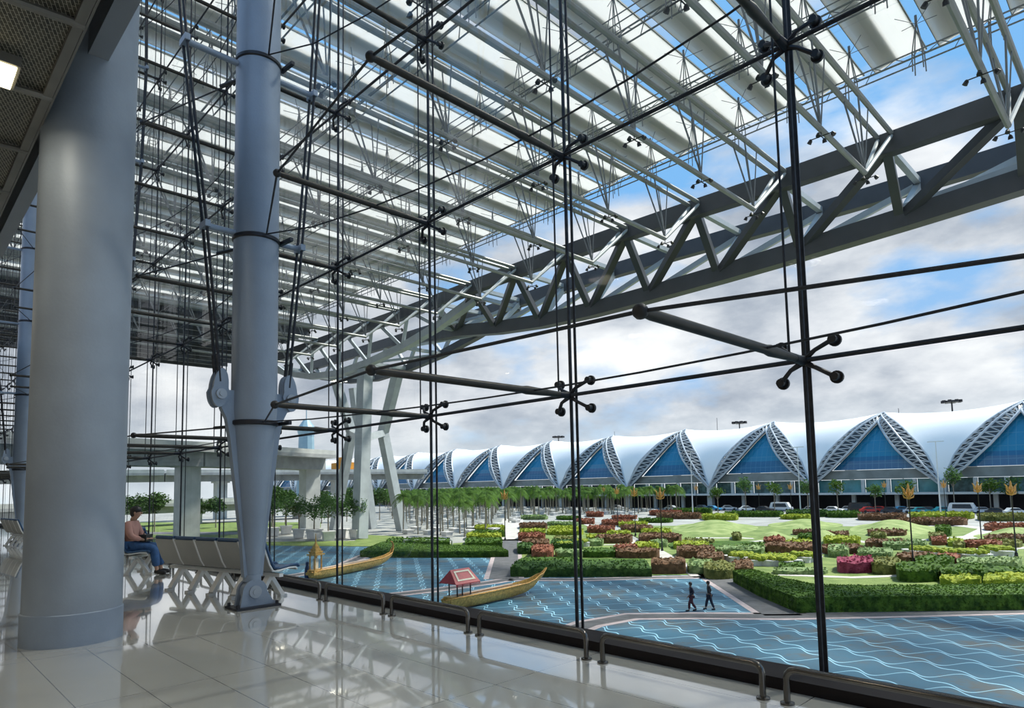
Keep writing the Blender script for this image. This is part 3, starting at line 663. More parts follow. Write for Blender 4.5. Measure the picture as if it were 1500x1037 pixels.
# (left px, right px, front base px, back base px, height m, colour)
B = """748 955 845 833 .9 d 0
953 1006 841 833 1.2 b .3
757 953 832 819 .12 g .2
900 968 818 812 .9 b
898 935 811 806 .9 r
927 966 806 800 .7 y
850 905 817 811 .8 g
871 928 796 790 .9 b
888 925 787 782 .7 y
859 902 781 776 .9 r
880 928 769 765 .7 r
908 958 780 774 .8 b
905 950 772 768 .7 y
934 1000 795 788 .9 b
938 985 784 779 .7 y
953 979 802 796 .7 s
990 1049 818 809 1.0 b
985 1040 805 800 .8 y
1000 1048 797 793 .5 o
1048 1122 814 807 .8 s
976 1120 805 793 .12 g
1006 1046 841 829 .8 s
1030 1078 849 835 1.0 o
1070 1105 845 832 .9 b
1020 1062 826 817 .8 b
1104 1166 824 817 .6 y
1118 1203 812 804 1.0 b
1150 1196 803 798 .8 y
1118 1152 801 795 1.0 r
1205 1262 799 792 .8 y
1203 1266 812 805 .8 b
1266 1330 803 797 .8 b
1225 1282 840 829 1.1 m
1275 1322 842 829 1.0 o
1212 1245 817 807 .9 s
1255 1310 820 811 .8 s
1292 1360 806 799 .8 s
1364 1388 799 793 .8 r
1388 1412 801 795 .7 y
1396 1415 807 802 .9 o
1412 1470 806 800 .9 r
1425 1500 803 797 .7 o
1440 1520 796 790 .8 b
1312 1372 829 819 .9 b
1340 1400 836 826 1.0 g
1372 1408 829 820 .8 r
1400 1500 836 826 .8 s
1312 1382 853 838 1.1 g .6
1376 1450 856 842 1.1 g .6
1376 1440 866 858 1.0 y .4
1440 1520 868 856 1.0 y .4
1430 1510 850 843 .9 g .5
1130 1215 842 836 .4 s
1140 1180 836 829 .5 g
1083 1150 806 800 .5 g
1100 1172 820 816 .5 s
1027 1083 762 758 1.0 y
1060 1150 757 754 1.0 g
1150 1215 757 753 1.2 d
1210 1262 758 754 1.0 g
1255 1330 762 758 1.0 b
1310 1420 770 765 1.0 b
1330 1430 760 756 1.0 y
1430 1520 763 758 1.0 o
1440 1520 778 773 .9 r
960 1030 760 756 1.0 b
950 1000 755 752 .9 r
985 1045 752 749 1.0 g
1168 1195 793 788 .8 g
1160 1205 784 781 .7 b
1195 1245 787 783 .6 b
1370 1395 786 778 1.1 g
1360 1385 793 788 .9 o
1275 1300 793 787 .9 o
1072 1087 792 786 .8 o
1270 1330 786 781 .7 b
760 803 776 771 .9 b
760 800 783 779 .7 y
758 800 793 787 .9 r
800 856 784 779 .7 y
804 850 778 774 .6 y
757 782 812 803 .9 d
778 812 820 808 1.1 r
764 806 803 797 .9 b
805 856 806 798 .9 d
812 856 818 812 .8 s
757 856 836 822 .5 g .2
856 885 800 796 .8 s
858 900 791 787 .6 y
843 872 768 764 .8 r
858 885 757 754 .9 r
800 850 770 767 .5 s
680 737 802 794 .8 g .2
682 736 791 786 .8 y .3
690 741 787 783 .9 g .3
694 741 778 774 .8 y .3
594 660 801 796 .9 g .1
565 655 797 790 .3 g
1060 1110 806 803 .4 y
"""
for ln in B.strip().splitlines():
    t = ln.split(); bed(*[float(v) for v in t[:5]], t[5], float(t[6]) if len(t) > 6 else .6)
rb_ = random.Random(5)
PATHPX = [(740, 760), (1030, 900)]
for yy in (760, 766, 772, 779, 786, 794, 803):
    x = 762
    while x < 1500:
        wd_ = rb_.uniform(20, 55); yv = yy+rb_.uniform(-2, 2)
        hit = any(not (b[1] < x-2 or b[0] > x+wd_+2 or b[2] < yv-2-(yv-745)*.06 or b[3] > yv+2) for b in beds) or (990 < x+wd_/2 < 1370 and 765 < yv < 798) or (yv > 768 and abs(x+wd_/2-(860+(yv-768)*2.2)) < wd_/2+12) or (1360 < x < 1450 and 765 < yv < 792)
        if not hit and rb_.random() < .8: bed(x, x+wd_, yv, yv-2-(yv-745)*.06, rb_.uniform(.4, .75), rb_.choice('gyrbosg'), .8)
        x += wd_+rb_.uniform(3, 14)
rows = [('frontmost', 900, 838), ('front middle', 838, 820), ('second', 820, 808), ('third', 808, 798), ('middle', 798, 788), ('farther', 788, 775), ('far', 775, 764), ('farthest', 764, 700)]
for rn, hi_, lo_ in rows:
    rb = sorted([b for b in beds if lo_ <= b[2] < hi_], key=lambda b: b[0]+b[1])
    cnt = {}
    for b in rb:
        k = cnt.get(b[5], 0); cnt[b[5]] = k+1
        x0, x1, yf, yb, h, c, rnd, sh = b
        sx = (x1-x0)*.04
        cs = [onZ(x0, yf, G), onZ(x1, yf, G), onZ(x1-sx, yb, G), onZ(x0+sx, yb, G)]
        dist = (cs[0]-EYE).length
        o = bedmesh([v.to_2d() for v in cs], h, F[c], 'hedge' if h > .3 else 'ground_cover', rnd, .22 if dist < 60 else .45)
        tag(o, '%s clipped bed, %s garden row, %s of its colour' % (colname[c], rn, ORD[min(k, 17)]), 'hedge')
# the long L-shaped clipped hedge
def hedge_poly(front, back, h, c, label, rough=.05):
    P = []
    n = 90
    def along(pl_, t):
        ls = [(pl_[i+1]-pl_[i]).length for i in range(len(pl_)-1)]; T = t*sum(ls)
        for i, l in enumerate(ls):
            if T <= l or i == len(ls)-1: return pl_[i].lerp(pl_[i+1], min(1, T/l))
            T -= l
    f_ = [Vector(p) for p in gpoly(front)]; b_ = [Vector(p) for p in gpoly(back)]
    for i in range(n+1):
        a, b = along(f_, i/n), along(b_, i/n); row = []
        prof = [(0, 0), (0, .35), (0, .7), (.01, .97), (.1, 1), (.2, 1), (.35, 1), (.5, 1), (.65, 1), (.8, 1), (.92, 1), (1, .95), (1, 0)]
        for s, z in prof:
            p = a.lerp(b, s); nz = noise.noise(Vector((p.x*1.6, p.y*1.6, z*3)))+.7*noise.noise(Vector((p.x*4.1, p.y*4.1, z*6)))+.5*noise.noise(Vector((p.x*9, p.y*9, z*12)))
            hh = h if 0 < i < n else h*.97
            off = (a-b).normalized()*nz*rough*1.2 if z > 0 and s < .05 else Vector((0, 0))
            row.append(Vector((p.x+off.x, p.y+off.y, G+z*hh*(1+(rough*nz if z > .9 else 0)))))
        P.append(row)
    q = MB(); q.grid(P)
    for _ in range(9000):
        i = random.randrange(0, n); j = random.randrange(0, len(prof)-2); p = P[i][j].lerp(P[i+1][j+1], random.random()).lerp(P[i+1][j].lerp(P[i][j+1], random.random()), .5)+Vector((0, 0, random.uniform(-.03, .05)))
        a_ = Vector((random.gauss(0, 1), random.gauss(0, 1), random.gauss(0, 1))).normalized()*.075; b_ = a_.cross(Vector((random.gauss(0, 1), random.gauss(0, 1), random.gauss(0, 1)))).normalized()*.05
        q.add([p-a_, p-b_, p+a_, p+b_], [(0, 1, 2, 3)])
    q.add([P[0][j] for j in range(len(prof))], [tuple(range(len(prof)))]); q.add([P[n][j] for j in range(len(prof))], [tuple(range(len(prof)))[::-1]])
    return tag(q.build('hedge', F[c]), label, 'hedge')
hedge_poly([(1074, 853), (1110, 873), (1168, 898), (1330, 896), (1560, 893)], [(1104, 851), (1150, 866), (1200, 877), (1330, 878), (1560, 875)], .95, 'g', 'long clipped green hedge bending along the plaza edge at right')
hedge_poly([(527, 816), (640, 817), (745, 816)], [(560, 801), (640, 806), (730, 808)], .75, 'g', 'clipped green hedge behind the first gilded boat')
# grass mounds
def mound(x0, x1, yf, yb, h, label):
    a, b, c, d = [onZ(*v, G).to_2d() for v in ((x0, yf), (x1, yf), (x1, yb), (x0, yb))]
    P = []
    for i in range(33):
        row = []
        for j in range(17):
            u, v = -1+i/16, -1+j/8; us = u*math.sqrt(1-v*v/2); vs = v*math.sqrt(1-u*u/2)
            p = (a*(1-us)*(1-vs)+b*(1+us)*(1-vs)+c*(1+us)*(1+vs)+d*(1-us)*(1+vs))/4
            r = min(1, math.hypot(us, vs)); row.append(Vector((p.x, p.y, G+h*(math.cos(r*math.pi)*.5+.5)*1.0)))
        P.append(row)
    q = MB(); q.grid(P); tag(q.build('grass_mound', lawn2, None, True), label, 'mound')
mound(985, 1112, 783, 766, 1.4, 'long grass mound in the middle of the garden, left of the three')
mound(1100, 1168, 793, 784, .9, 'small pale grass mound between the two larger ones')
mound(1172, 1238, 796, 780, 1.0, 'pale grass mound just right of the thick dark cable')
mound(1244, 1375, 788, 766, 1.5, 'long grass mound in the garden, rightmost of them')
mound(1125, 1235, 775, 764, 1.1, 'low grass mound behind the others at the garden centre')
mound(1420, 1560, 792, 780, 1.2, 'low grass mound at the right edge of the photo')

# white scalloped planters
def planter(cx, cy, r_, label):
    c = onZ(cx, cy, G)
    o = empty('scalloped_planter', c, random.random(), label, 'planter')
    n = 40; poly = [((r_*(1+.22*math.cos(5*t)))*math.cos(t), (r_*(1+.22*math.cos(5*t)))*math.sin(t)) for t in [2*math.pi*k/n for k in range(n)]]
    q = MB(); q.prism(poly, 0, .48); q.prism([(x*1.06, y*1.06) for x, y in poly], .44, .55); q.build('planter_wall', mat('planter_stone', (.66, .64, .62), .7, 0, .08, 2), o)
    q = MB()
    for k in range(46):
        t = random.random()*6.28; rr = r_*.9*math.sqrt(random.random()); q.ball((rr*math.cos(t), rr*math.sin(t), .6+random.random()*.15), (.3, .3, .25), 6)
    tag(q.build('planting', F['y'], o), 'yellow-green planting')
for i, (cx, cy, r_) in enumerate([(1085, 822, 1.35), (1116, 827, 1.35), (1147, 828, 1.35), (1178, 822, 1.35), (1352, 813, 1.5), (1388, 817, 1.5), (1424, 818, 1.5), (1460, 813, 1.5), (826, 804, 1.1), (850, 800, 1.1)]):
    planter(cx, cy, r_, 'white scalloped planter with yellow-green plants, %s in the garden' % (ORD[[2, 3, 4, 5, 6, 7, 8, 9, 0, 1][i]]))
# stone balustrade near the palms
bl = empty('balustrade', onZ(626, 798, G), 0, 'low white balustrade behind the hedge beside the palms', 'balustrade')
a_, b_ = onZ(592, 799, G)-bl.location, onZ(662, 799, G)-bl.location
q = MB(); q.bar(a_+Vector((0, 0, .75)), b_+Vector((0, 0, .75)), .3, .14); q.build('top_rail', concretel, bl)
for k in range(16):
    p = a_.lerp(b_, k/15); q = MB(); q.lathe(p, [(.12, 0), (.09, .1), (.13, .3), (.08, .6), (.12, .7)], 8); q.build('baluster', concretel, bl, True)

# ------------------------------------------------------------------ trees
def leafball(q, c, r, n, s, m=0):
    for _ in range(n):
        v = Vector((random.gauss(0, 1), random.gauss(0, 1), random.gauss(0, 1))).normalized()
        p = Vector(c)+Vector((v.x*r[0], v.y*r[1], v.z*r[2]))*(random.random()**.35)
        a = Vector((random.gauss(0, 1), random.gauss(0, 1), random.gauss(0, .6))).normalized()*s*random.uniform(.6, 1.3); b = a.cross(Vector((random.gauss(0, 1), random.gauss(0, 1), random.gauss(0, 1)))).normalized()*s*random.uniform(.4, .8)
        q.add([p-a, p-b*.6, p+a, p+b*.6], [(0, 1, 2, 3)], m)
def palm(h):
    o = empty('palm_tree', (0, 0, -60)); q = MB()
    q.tube([(0, 0, 0), (.03, 0, .5), (.08, .03, h*.5), (.05, .0, h*.86)], [.17, .12, .10, .11], 7); q.build('trunk', mat('palm_trunk', (.20, .18, .14), .9, 0, .2, 5), o, True)
    q = MB(); top = Vector((.05, 0, h*.86)); nf = 19
    for k in range(nf):
        t = k*2.4+random.random()*.4; el = random.uniform(.25, 1.15); ln = random.uniform(2.3, 3.1); d = Vector((math.cos(t), math.sin(t), 0)); sd = Vector((-d.y, d.x, 0))
        pts = []
        for j in range(6):
            s = j/5; pts.append(top+d*ln*s*math.cos(el)*1.0+Vector((0, 0, ln*(s*math.sin(el)-1.15*s*s*(.55+.4*math.cos(el))))))
        P1 = []; 
        for j, p in enumerate(pts):
            wv = [.08, .5, .62, .55, .38, .05][j]; dr = wv*.55
            P1.append([p-sd*wv-Vector((0, 0, dr)), p, p+sd*wv-Vector((0, 0, dr))])
        # split leaflets
        for j in range(5):
            for sdx in (0, 1):
                A0, A1 = P1[j][1], P1[j+1][1]; Bo0, Bo1 = P1[j][0 if sdx == 0 else 2], P1[j+1][0 if sdx == 0 else 2]
                for e in range(3):
                    f0, f1 = e/3, (e+.62)/3; q.add([A0.lerp(A1, f0), A0.lerp(A1, f1), Bo0.lerp(Bo1, f1+.12), Bo0.lerp(Bo1, f0+.2)], [(0, 1, 2, 3)])
    q.build('crown', palmf, o); return o
palms = [palm(7.6), palm(8.2), palm(7.0)]
tag(palms[0], 'p', 'palm tree')
poly = [(586, 786), (700, 786), (741, 772), (752, 758), (880, 751), (1003, 748), (1003, 741), (800, 738), (560, 738)]
def inside(x, y, P):
    c = False; j = len(P)-1
    for i in range(len(P)):
        if (P[i][1] > y) != (P[j][1] > y) and x < (P[j][0]-P[i][0])*(y-P[i][1])/(P[j][1]-P[i][1])+P[i][0]: c = not c
        j = i
    return c
used = [0, 0, 0]; cnt = 0
PS = []
for i in range(60):
    for j in range(40):
        X, Y = -290+i*5.6, 58+j*5.4
        a, b = px((X, Y, G))
        if inside(a, b, poly) and Y < 166: PS.append((a, b, X+random.uniform(-.6, .6), Y+random.uniform(-.6, .6)))
for _ in range(75):
    a, b = random.uniform(745, 1003), random.uniform(741, 753); p = onZ(a, b, G); PS.append((a, b, p.x, min(p.y, 166)))
PS.sort(key=lambda t: -t[1]); PS = PS[:295]
for n_, (a, b, X, Y) in enumerate(PS):
    k = random.randrange(3); sc = random.uniform(.92, 1.08)
    front = b > 768
    o = palms[k] if not used[k] else dup(palms[k]); used[k] = 1
    o.location = (X, Y, G-.1); o.rotation_euler = (0, 0, random.random()*6.28); o.scale = (sc, sc, sc)
    o['label'] = 'slender palm tree in the palm grove beyond the plaza'; o['category'] = 'palm tree'; o['group'] = 'palms of the grove'
# white stone seats between the palms
q = MB(); q.box((0, 0, .36), (1.5, 1.5, .72), 0, 0, .85); q.box((0, 0, .70), (1.65, 1.65, .12)); st0 = tag(q.build('stone_block', MATS['planter_stone']), 'white stone block on the paving among the palms', 'stone block', 'stone blocks in the palm grove'); st0.location = (0, 0, -70)
fst = True
for n_, (a, b, X, Y) in enumerate(PS):
    if n_ % 2 == 0 or b > 775:
        if a > 990: continue
        if fst: o = st0; fst = False
        else: o = dup(st0)
        o.location = (X+2.4, Y+random.uniform(-.8, .8), G-.1)
def tree(loc, h, cr, fm, label, cat='tree', name='tree', n=260, planter_=False, s=.28, group=None):
    o = empty(name, loc, random.random()*6, label, cat, group); z0 = 0
    if planter_:
        q = MB(); q.box((0, 0, .75), (1.9, 1.9, 1.5), 0, 0, .82); q.box((0, 0, 1.45), (2.1, 2.1, .16)); tag(q.build('planter_box', MATS['planter_stone'], o), 'white tapered planter box'); z0 = 1.4
    q = MB(); q.tube([(0, 0, z0), (.05, 0, h*.5), (0, .05, h*.75)], [.14, .1, .06], 6)
    for k in range(4):
        t = k*1.6; q.tube([(0, 0, h*.5), (cr*.5*math.cos(t), cr*.5*math.sin(t), h*.75)], [.06, .03], 5)
    q.build('trunk', barkm, o, True)
    q = MB()
    for k in range(9):
        t = random.random()*6.28; rr = cr*.55*random.random(); leafball(q, (rr*math.cos(t), rr*math.sin(t), h*.78+random.uniform(-.22, .15)*h*.8), (cr*.6, cr*.6, cr*.42), n//9, s)
    q.build('crown', fm, o); return o
for i, (a, b) in enumerate([(400, 785), (419, 782), (438, 788), (460, 789), (481, 792), (501, 788), (523, 789)]):
    tree(onZ(a, b, G), 7.0 if i != 6 else 6.6, 2.7 if i != 6 else 1.7, treef, 'round dark tree in a white box planter, %s between column and pylon' % ORD[i], n=700, planter_=True, s=.26)
for i, (a, b, h, c) in enumerate([(200, 777, 8.5, 3.6), (226, 779, 8, 3.2), (286, 774, 7, 3), (316, 773, 7, 2.8), (398, 772, 9, 3.4), (418, 768, 8.5, 3.4), (471, 767, 8, 3.6), (508, 764, 8, 3.6), (556, 762, 8, 3.4)]):
    tree(onZ(a, b, G), h, c, F['d'], 'dark leafy tree under the elevated road, %s' % ORD[i], n=1100, s=.38)
for i, (a, h) in enumerate([(1052, 7), (1093, 9.5), (1135, 8.5), (1184, 9), (1228, 8.5), (1283, 7), (1330, 8), (1399, 11.5), (1452, 8.5), (1482, 8)]):
    tree(onZ(a, 751, G)+Vector((0, 0, -.1)), h, 2.4, treef if i % 2 else F['g'], 'street tree before the white-roofed concourse, %s' % ORD[i], n=420, s=.36)

# ------------------------------------------------------------------ lamp posts with gilded ornament
lp0 = None
LPp = [(740, 792), (885, 752), (905, 768), (931, 785), (970, 807), (1021, 752), (1113, 755), (1160, 756), (1298, 753), (1338, 829), (1386, 761), (1438, 794), (1489, 815)]
for i, (a, b) in enumerate(LPp):
    lab = 'tall black post topped by a gilded winged ornament, %s' % ORD[i]
    if lp0 is None:
        o = lp0 = empty('ornamental_post', (0, 0, 0), 0, lab, 'lamp post', 'gilded posts in the garden')
        q = MB(); q.lathe((0, 0, 0), [(.16, 0), (.14, .3), (.07, .45), (.05, 5.9), (.09, 5.95), (.05, 6.05)], 10); q.build('post', black_m, o, True)
        q = MB(); q.lathe((0, 0, 0), [(.05, 6.0), (.17, 6.15), (.10, 6.35), (.16, 6.6), (.19, 6.85), (.08, 7.05), (.10, 7.2), (.02, 7.5)], 10)
        for s in (-1, 1):
            q.tube([(.08*s, 0, 6.3), (.35*s, 0, 6.55), (.42*s, 0, 6.95), (.62*s, 0, 7.2)], [.09, .12, .08, .02], 6); q.tube([(0, .08*s, 6.2), (0, .32*s, 6.35), (0, .42*s, 6.7)], [.08, .09, .02], 6)
            q.tube([(.1*s, 0, 6.1), (.4*s, 0, 6.2), (.52*s, 0, 6.45)], [.06, .07, .02], 6)
        q.build('gilded_ornament', goldl, o, True)
    else: o = dup(lp0, label=lab)
    o.location = onZ(a, b, G); o.rotation_euler = (0, 0, .75)
for i, a in enumerate([1015, 1173, 1378]):
    o = empty('street_light', onZ(a, 753, G), 0, 'tall pale street light before the concourse, %s' % ORD[i], 'street light')
    q = MB(); q.tube([(0, 0, 0), (0, 0, 16)], [.16, .08], 8); q.build('pole', white_m, o, True)
    q = MB(); q.bar((-1.6, 0, 16), (1.6, 0, 16), .35, .16); q.build('twin_head', white_m, o)

# ------------------------------------------------------------------ cars
def car(loc, rz, col, label, van=False):
    o = empty('van' if van else 'car', loc, rz, label, 'van' if van else 'car')
    L2, hb, ht = (2.9, .95, 2.3) if van else (2.2, .72, 1.42)
    prof = [(-L2, .35), (-L2, hb*1.0), (-L2*.86, ht*.96), (-L2*.8, ht), (L2*.62, ht), (L2*.84, hb*1.2), (L2, hb), (L2, .35)] if van else [(-L2, .35), (-L2, .85), (-L2*.78, .92), (-L2*.55, ht), (L2*.12, ht), (L2*.45, .92), (L2*.95, .78), (L2, .6), (L2, .35)]
    q = MB(); n = len(prof); hw = .9
    vs = [(x, -hw*(1 if z < hb*1.1 else .86), z) for x, z in prof]+[(x, hw*(1 if z < hb*1.1 else .86), z) for x, z in prof]
    q.add(vs, [tuple(range(n)), tuple(range(n, 2*n))[::-1]]+[(i, n+i, n+(i+1) % n, (i+1) % n) for i in range(n)]); q.build('body', col, o)
    q = MB()
    gp = [(-L2*.7, hb*1.12), (-L2*.66, ht*.88), (L2*.5, ht*.88), (L2*.64, hb*1.12)] if van else [(-L2*.66, .95), (-L2*.5, ht-.08), (L2*.09, ht-.08), (L2*.38, .95)]
    for s in (-1, 1): q.add([(x, s*hw*(.97 if z < ht*.8 else .90)+s*.03, z) for x, z in gp], [(0, 1, 2, 3) if s < 0 else (3, 2, 1, 0)])
    q.build('side_windows', darkglass, o)
    for x in (-L2*.62, L2*.62):
        for s in (-1, 1):
            q = MB(); q.tube([(x, s*.78, .33), (x, s*.93, .33)], .33, 12); q.build('wheel', black_m, o)
carcol = dict(silver=mat('car_silver', (.5, .52, .54), .25, .5), white=mat('car_white', (.75, .75, .74), .3), red=mat('car_red', (.55, .03, .02), .3), blue=mat('car_blue', (.03, .22, .42), .3), teal=mat('car_teal', (.03, .30, .34), .3), dark=mat('car_dark', (.03, .03, .035), .25), grey=mat('car_grey', (.2, .2, .21), .3))
cc = [(905, 'grey'), (985, 'silver'), (1030, 'grey'), (1045, 'blue'), (1068, 'silver'), (1095, 'white'), (1120, 'dark'), (1145, 'white'), (1190, 'silver'), (1222, 'white'), (1246, 'silver'), (1262, 'dark'), (1275, 'red'), (1291, 'red'), (1307, 'dark'), (1323, 'blue'), (1340, 'silver'), (1350, 'teal'), (1362, 'dark'), (1383, 'teal'), (1412, 'white'), (1440, 'silver'), (1462, 'dark'), (1488, 'white')]
cn = {}
for a, c in cc:
    k = cn.get(c, 0); cn[c] = k+1
    van = a in (1145, 1262, 1412)
    p = onZ(a, 753, G); p.y = 170+(k % 2)*4; p = Vector(((p.x/onZ(a, 753, G).y)*p.y, p.y, G-.02))
    car(p, 0 if (a % 3) else math.pi/5, carcol[c], '%s %s parked before the concourse, %s of that colour' % (c, 'van' if van else 'car', ORD[k]), van)

# ------------------------------------------------------------------ gilded boats
def boat(p0, p1, label, prow_h, prow_curl):
    p0, p1 = onZ(*p0, G), onZ(*p1, G); d = (p1-p0); Ln = d.length; rz = math.atan2(d.y, d.x)
    o = empty('gilded_boat', p0, rz, label, 'boat')
    sec = [(-.03, .75, .22, .8), (.05, .85, .52, 1.3), (.3, .85, .56, 1.35), (.6, .88, .52, 1.35), (.78, .92, .44, 1.2), (.88, 1.05, .30, .95), (.95, 1.28, .18, .65)]
    # (t along, rim height, half width, hull depth)
    P = []
    for t, z, wd, dp in sec+prow_curl:
        x = t*Ln; b = max(0, z-dp*.62)
        P.append([Vector((x, wd*math.cos(a_), z+(z-b)*math.sin(a_))) for a_ in [math.pi+math.pi*k/10 for k in range(11)]])
    q = MB(); q.grid(P, flip=True)
    q.grid([[p+Vector((0, (.06 if p.y < 0 else -.06) if abs(p.y) > .1 else 0, .05)) for p in r_] for r_ in P])
    q.add([p for p in P[0]], [tuple(range(11))]); hull = q.build('hull', gold, o, True)
    q = MB(); 
    for s, m_ in ((-1, 0), (1, 0)): q.tube([(P[i][0 if s < 0 else 10]) for i in range(len(P))], .05, 6)
    q.build('gilded_rim', goldl, o, True)
    q = MB(); q.prism([(Ln*.03, -.30), (Ln*.72, -.30), (Ln*.72, .30), (Ln*.03, .30)], .62, .70); q.build('red_deck', redm, o)
    q = MB()
    for s in (-1, 1): q.bar((Ln*.06, .44*s, .86), (Ln*.70, .42*s, .90), .05, .10)
    q.bar((Ln*.06, 0, .74), (Ln*.68, 0, .74), .08, .1); q.build('cream_trim', creamm, o)
    return o, Ln, rz
b1, L1, r1 = boat((458, 850.5), (578, 826), 'gilded boat with a spired pavilion on the plaza, farther left of the two', 2.2, [(.975, 1.75, .10, .4), (.98, 2.05, .06, .25), (.965, 2.35, .04, .15), (.945, 2.45, .02, .08)])
q = MB(); c_ = Vector((L1*.03, 0, .5))
q.box(c_+Vector((0, 0, .12)), (1.5, .95, .24)); q.box(c_+Vector((0, 0, .33)), (1.25, .8, .2)); pv = q.build('pavilion_base', gold, b1)
for x in (-.42, .42):
    for y in (-.28, .28):
        q = MB(); q.lathe(c_+Vector((x, y, .42)), [(.10, 0), (.07, .15), (.06, 1.1), (.10, 1.25)], 8); q.build('pavilion_post', goldl, b1, True)
q = MB(); q.box(c_+Vector((0, 0, .95)), (.4, .3, .9), 0, 0, .9); q.build('throne', creamm, b1)
q = MB()
for k, (wd, z, h_) in enumerate([(1.25, 1.65, .22), (1.0, 1.87, .22), (.75, 2.09, .22), (.5, 2.31, .2), (.3, 2.5, .2)]):
    q.box(c_+Vector((0, 0, z+h_/2)), (wd, wd*.8, h_*.5)); q.box(c_+Vector((0, 0, z+h_*.9)), (wd*.7, wd*.56, h_*.6))
q.lathe(c_+Vector((0, 0, 2.7)), [(.11, 0), (.06, .3), (.02, .9)], 8); q.build('spired_roof', gold, b1)
b2, L2_, r2 = boat((655, 896), (795, 866), 'gilded boat with red deck and canopy on the plaza, nearer of the two', 1.8, [(1.0, 1.35, .10, .4), (1.03, 1.55, .06, .25), (1.05, 1.7, .03, .12)])
q = MB(); q.box((.3, 0, .62), (.55, .75, .6)); q.build('stern_box', gold, b2)
for x in (.55, 1.75):
    for y in (-.38, .38):
        q = MB(); q.tube([(x, y, .45), (x, y, 1.95)], .045, 8); q.build('canopy_post', black_m, b2, True)
q = MB(); R_ = [(.05, -.8, 1.75), (2.25, -.8, 1.75), (2.0, 0, 2.6), (.3, 0, 2.6), (.05, .8, 1.75), (2.25, .8, 1.75)]
q.add(R_+[(a, b, c-.05) for a, b, c in R_], [(0, 1, 2, 3), (3, 2, 5, 4), (0, 3, 4), (1, 5, 2), (9, 8, 7, 6), (10, 11, 8, 9), (0, 6, 7, 1), (4, 5, 11, 10)]); cn_ = q.build('canopy', redm, b2)
q = MB()
def cpt(u, v): return Vector((.05+.25*v+u*(2.2-.5*v), -.8+.8*v-.02, 1.75+.85*v+.02))
def rect(u0, v0, u1, v1, m_=0): q.add([cpt(u0, v0), cpt(u1, v0), cpt(u1, v1), cpt(u0, v1)], [(0, 1, 2, 3)], m_)
rect(.12, .18, .88, .28); rect(.12, .76, .88, .86); rect(.12, .28, .2, .76); rect(.8, .28, .88, .76)
q.build('canopy_border', creamm, cn_)
q = MB()
for k in range(18):
    a_ = Vector((.1+2.1*k/17, -.80, 1.74)); q.bar(a_, a_-Vector((0, 0, .16)), .05, .02)
q.build('canopy_fringe', redm, cn_)
q = MB(); q.lathe((0, 0, 0), [(.22, 0), (.25, .3), (.22, 1.0), (.12, 1.25), (.16, 1.4), (.12, 1.55), (.03, 1.6)], 12)
o = q.build('blue_figure', mat('deep_blue', (.02, .05, .14), .5, 0, .1, 5), None, True); o.location = onZ(450, 849, G); tag(o, 'small dark blue bollard-like figure beside the boat pavilion', 'figure')

# ------------------------------------------------------------------ concourse
CY0, RY, HR = 182.0, 198.0, 20.0
def cshell(z): return RY-16*math.sqrt(max(0, 1-(min(z, HR)/HR)**2))
conc = empty('concourse_building', (-160, CY0, G), 0, 'long concourse building of white membrane roofs and blue glass across the garden', 'building')
def part(mb, name, mt, parent=conc, smooth=False, label=None):
    mb.v = [(v[0]+160, v[1]-CY0, v[2]-G) if parent == conc else (v[0]+160, v[1]-CY0, v[2]-G) for v in mb.v]
    o = mb.build(name, mt, parent, smooth)
    if label: o['label'] = label
    return o
BP = 30.45
def legpts(xt, sgn, outer):
    # from tip at xt rising toward the peak of the bay on side sgn (-1: peak at lower x, i.e. right leg)
    xp = xt+sgn*BP*.5
    ks = [(0, .2, .0), (1.5, .2, .04), (4.0, .2, .10), (7, .2, .18), (9.5, .2, .28), (12, .2, .42), (14.7, .2, .58), (16.6, .2, .72), (18.4, .2, .88), (19.8, .2, 1.0)] if outer else \
         [(0, 0, .02), (1.5, 0, .12), (4.2, 0, .33), (6.5, 0, .48), (9.0, 0, .63), (11, 0, .73), (13.2, 0, .83), (15.0, 0, .91), (16.4, 0, .97), (17.3, 0, 1.0)]
    off = .0 if outer else -.3
    return [Vector((xt+(xp-xt)*f_, cshell(z)+(0 if outer else -.4*math.sin(f_*3)), z)) for z, _, f_ in ks]
def back(pts): return [Vector((p.x, 2*RY-p.y, p.z)) for p in pts][::-1]
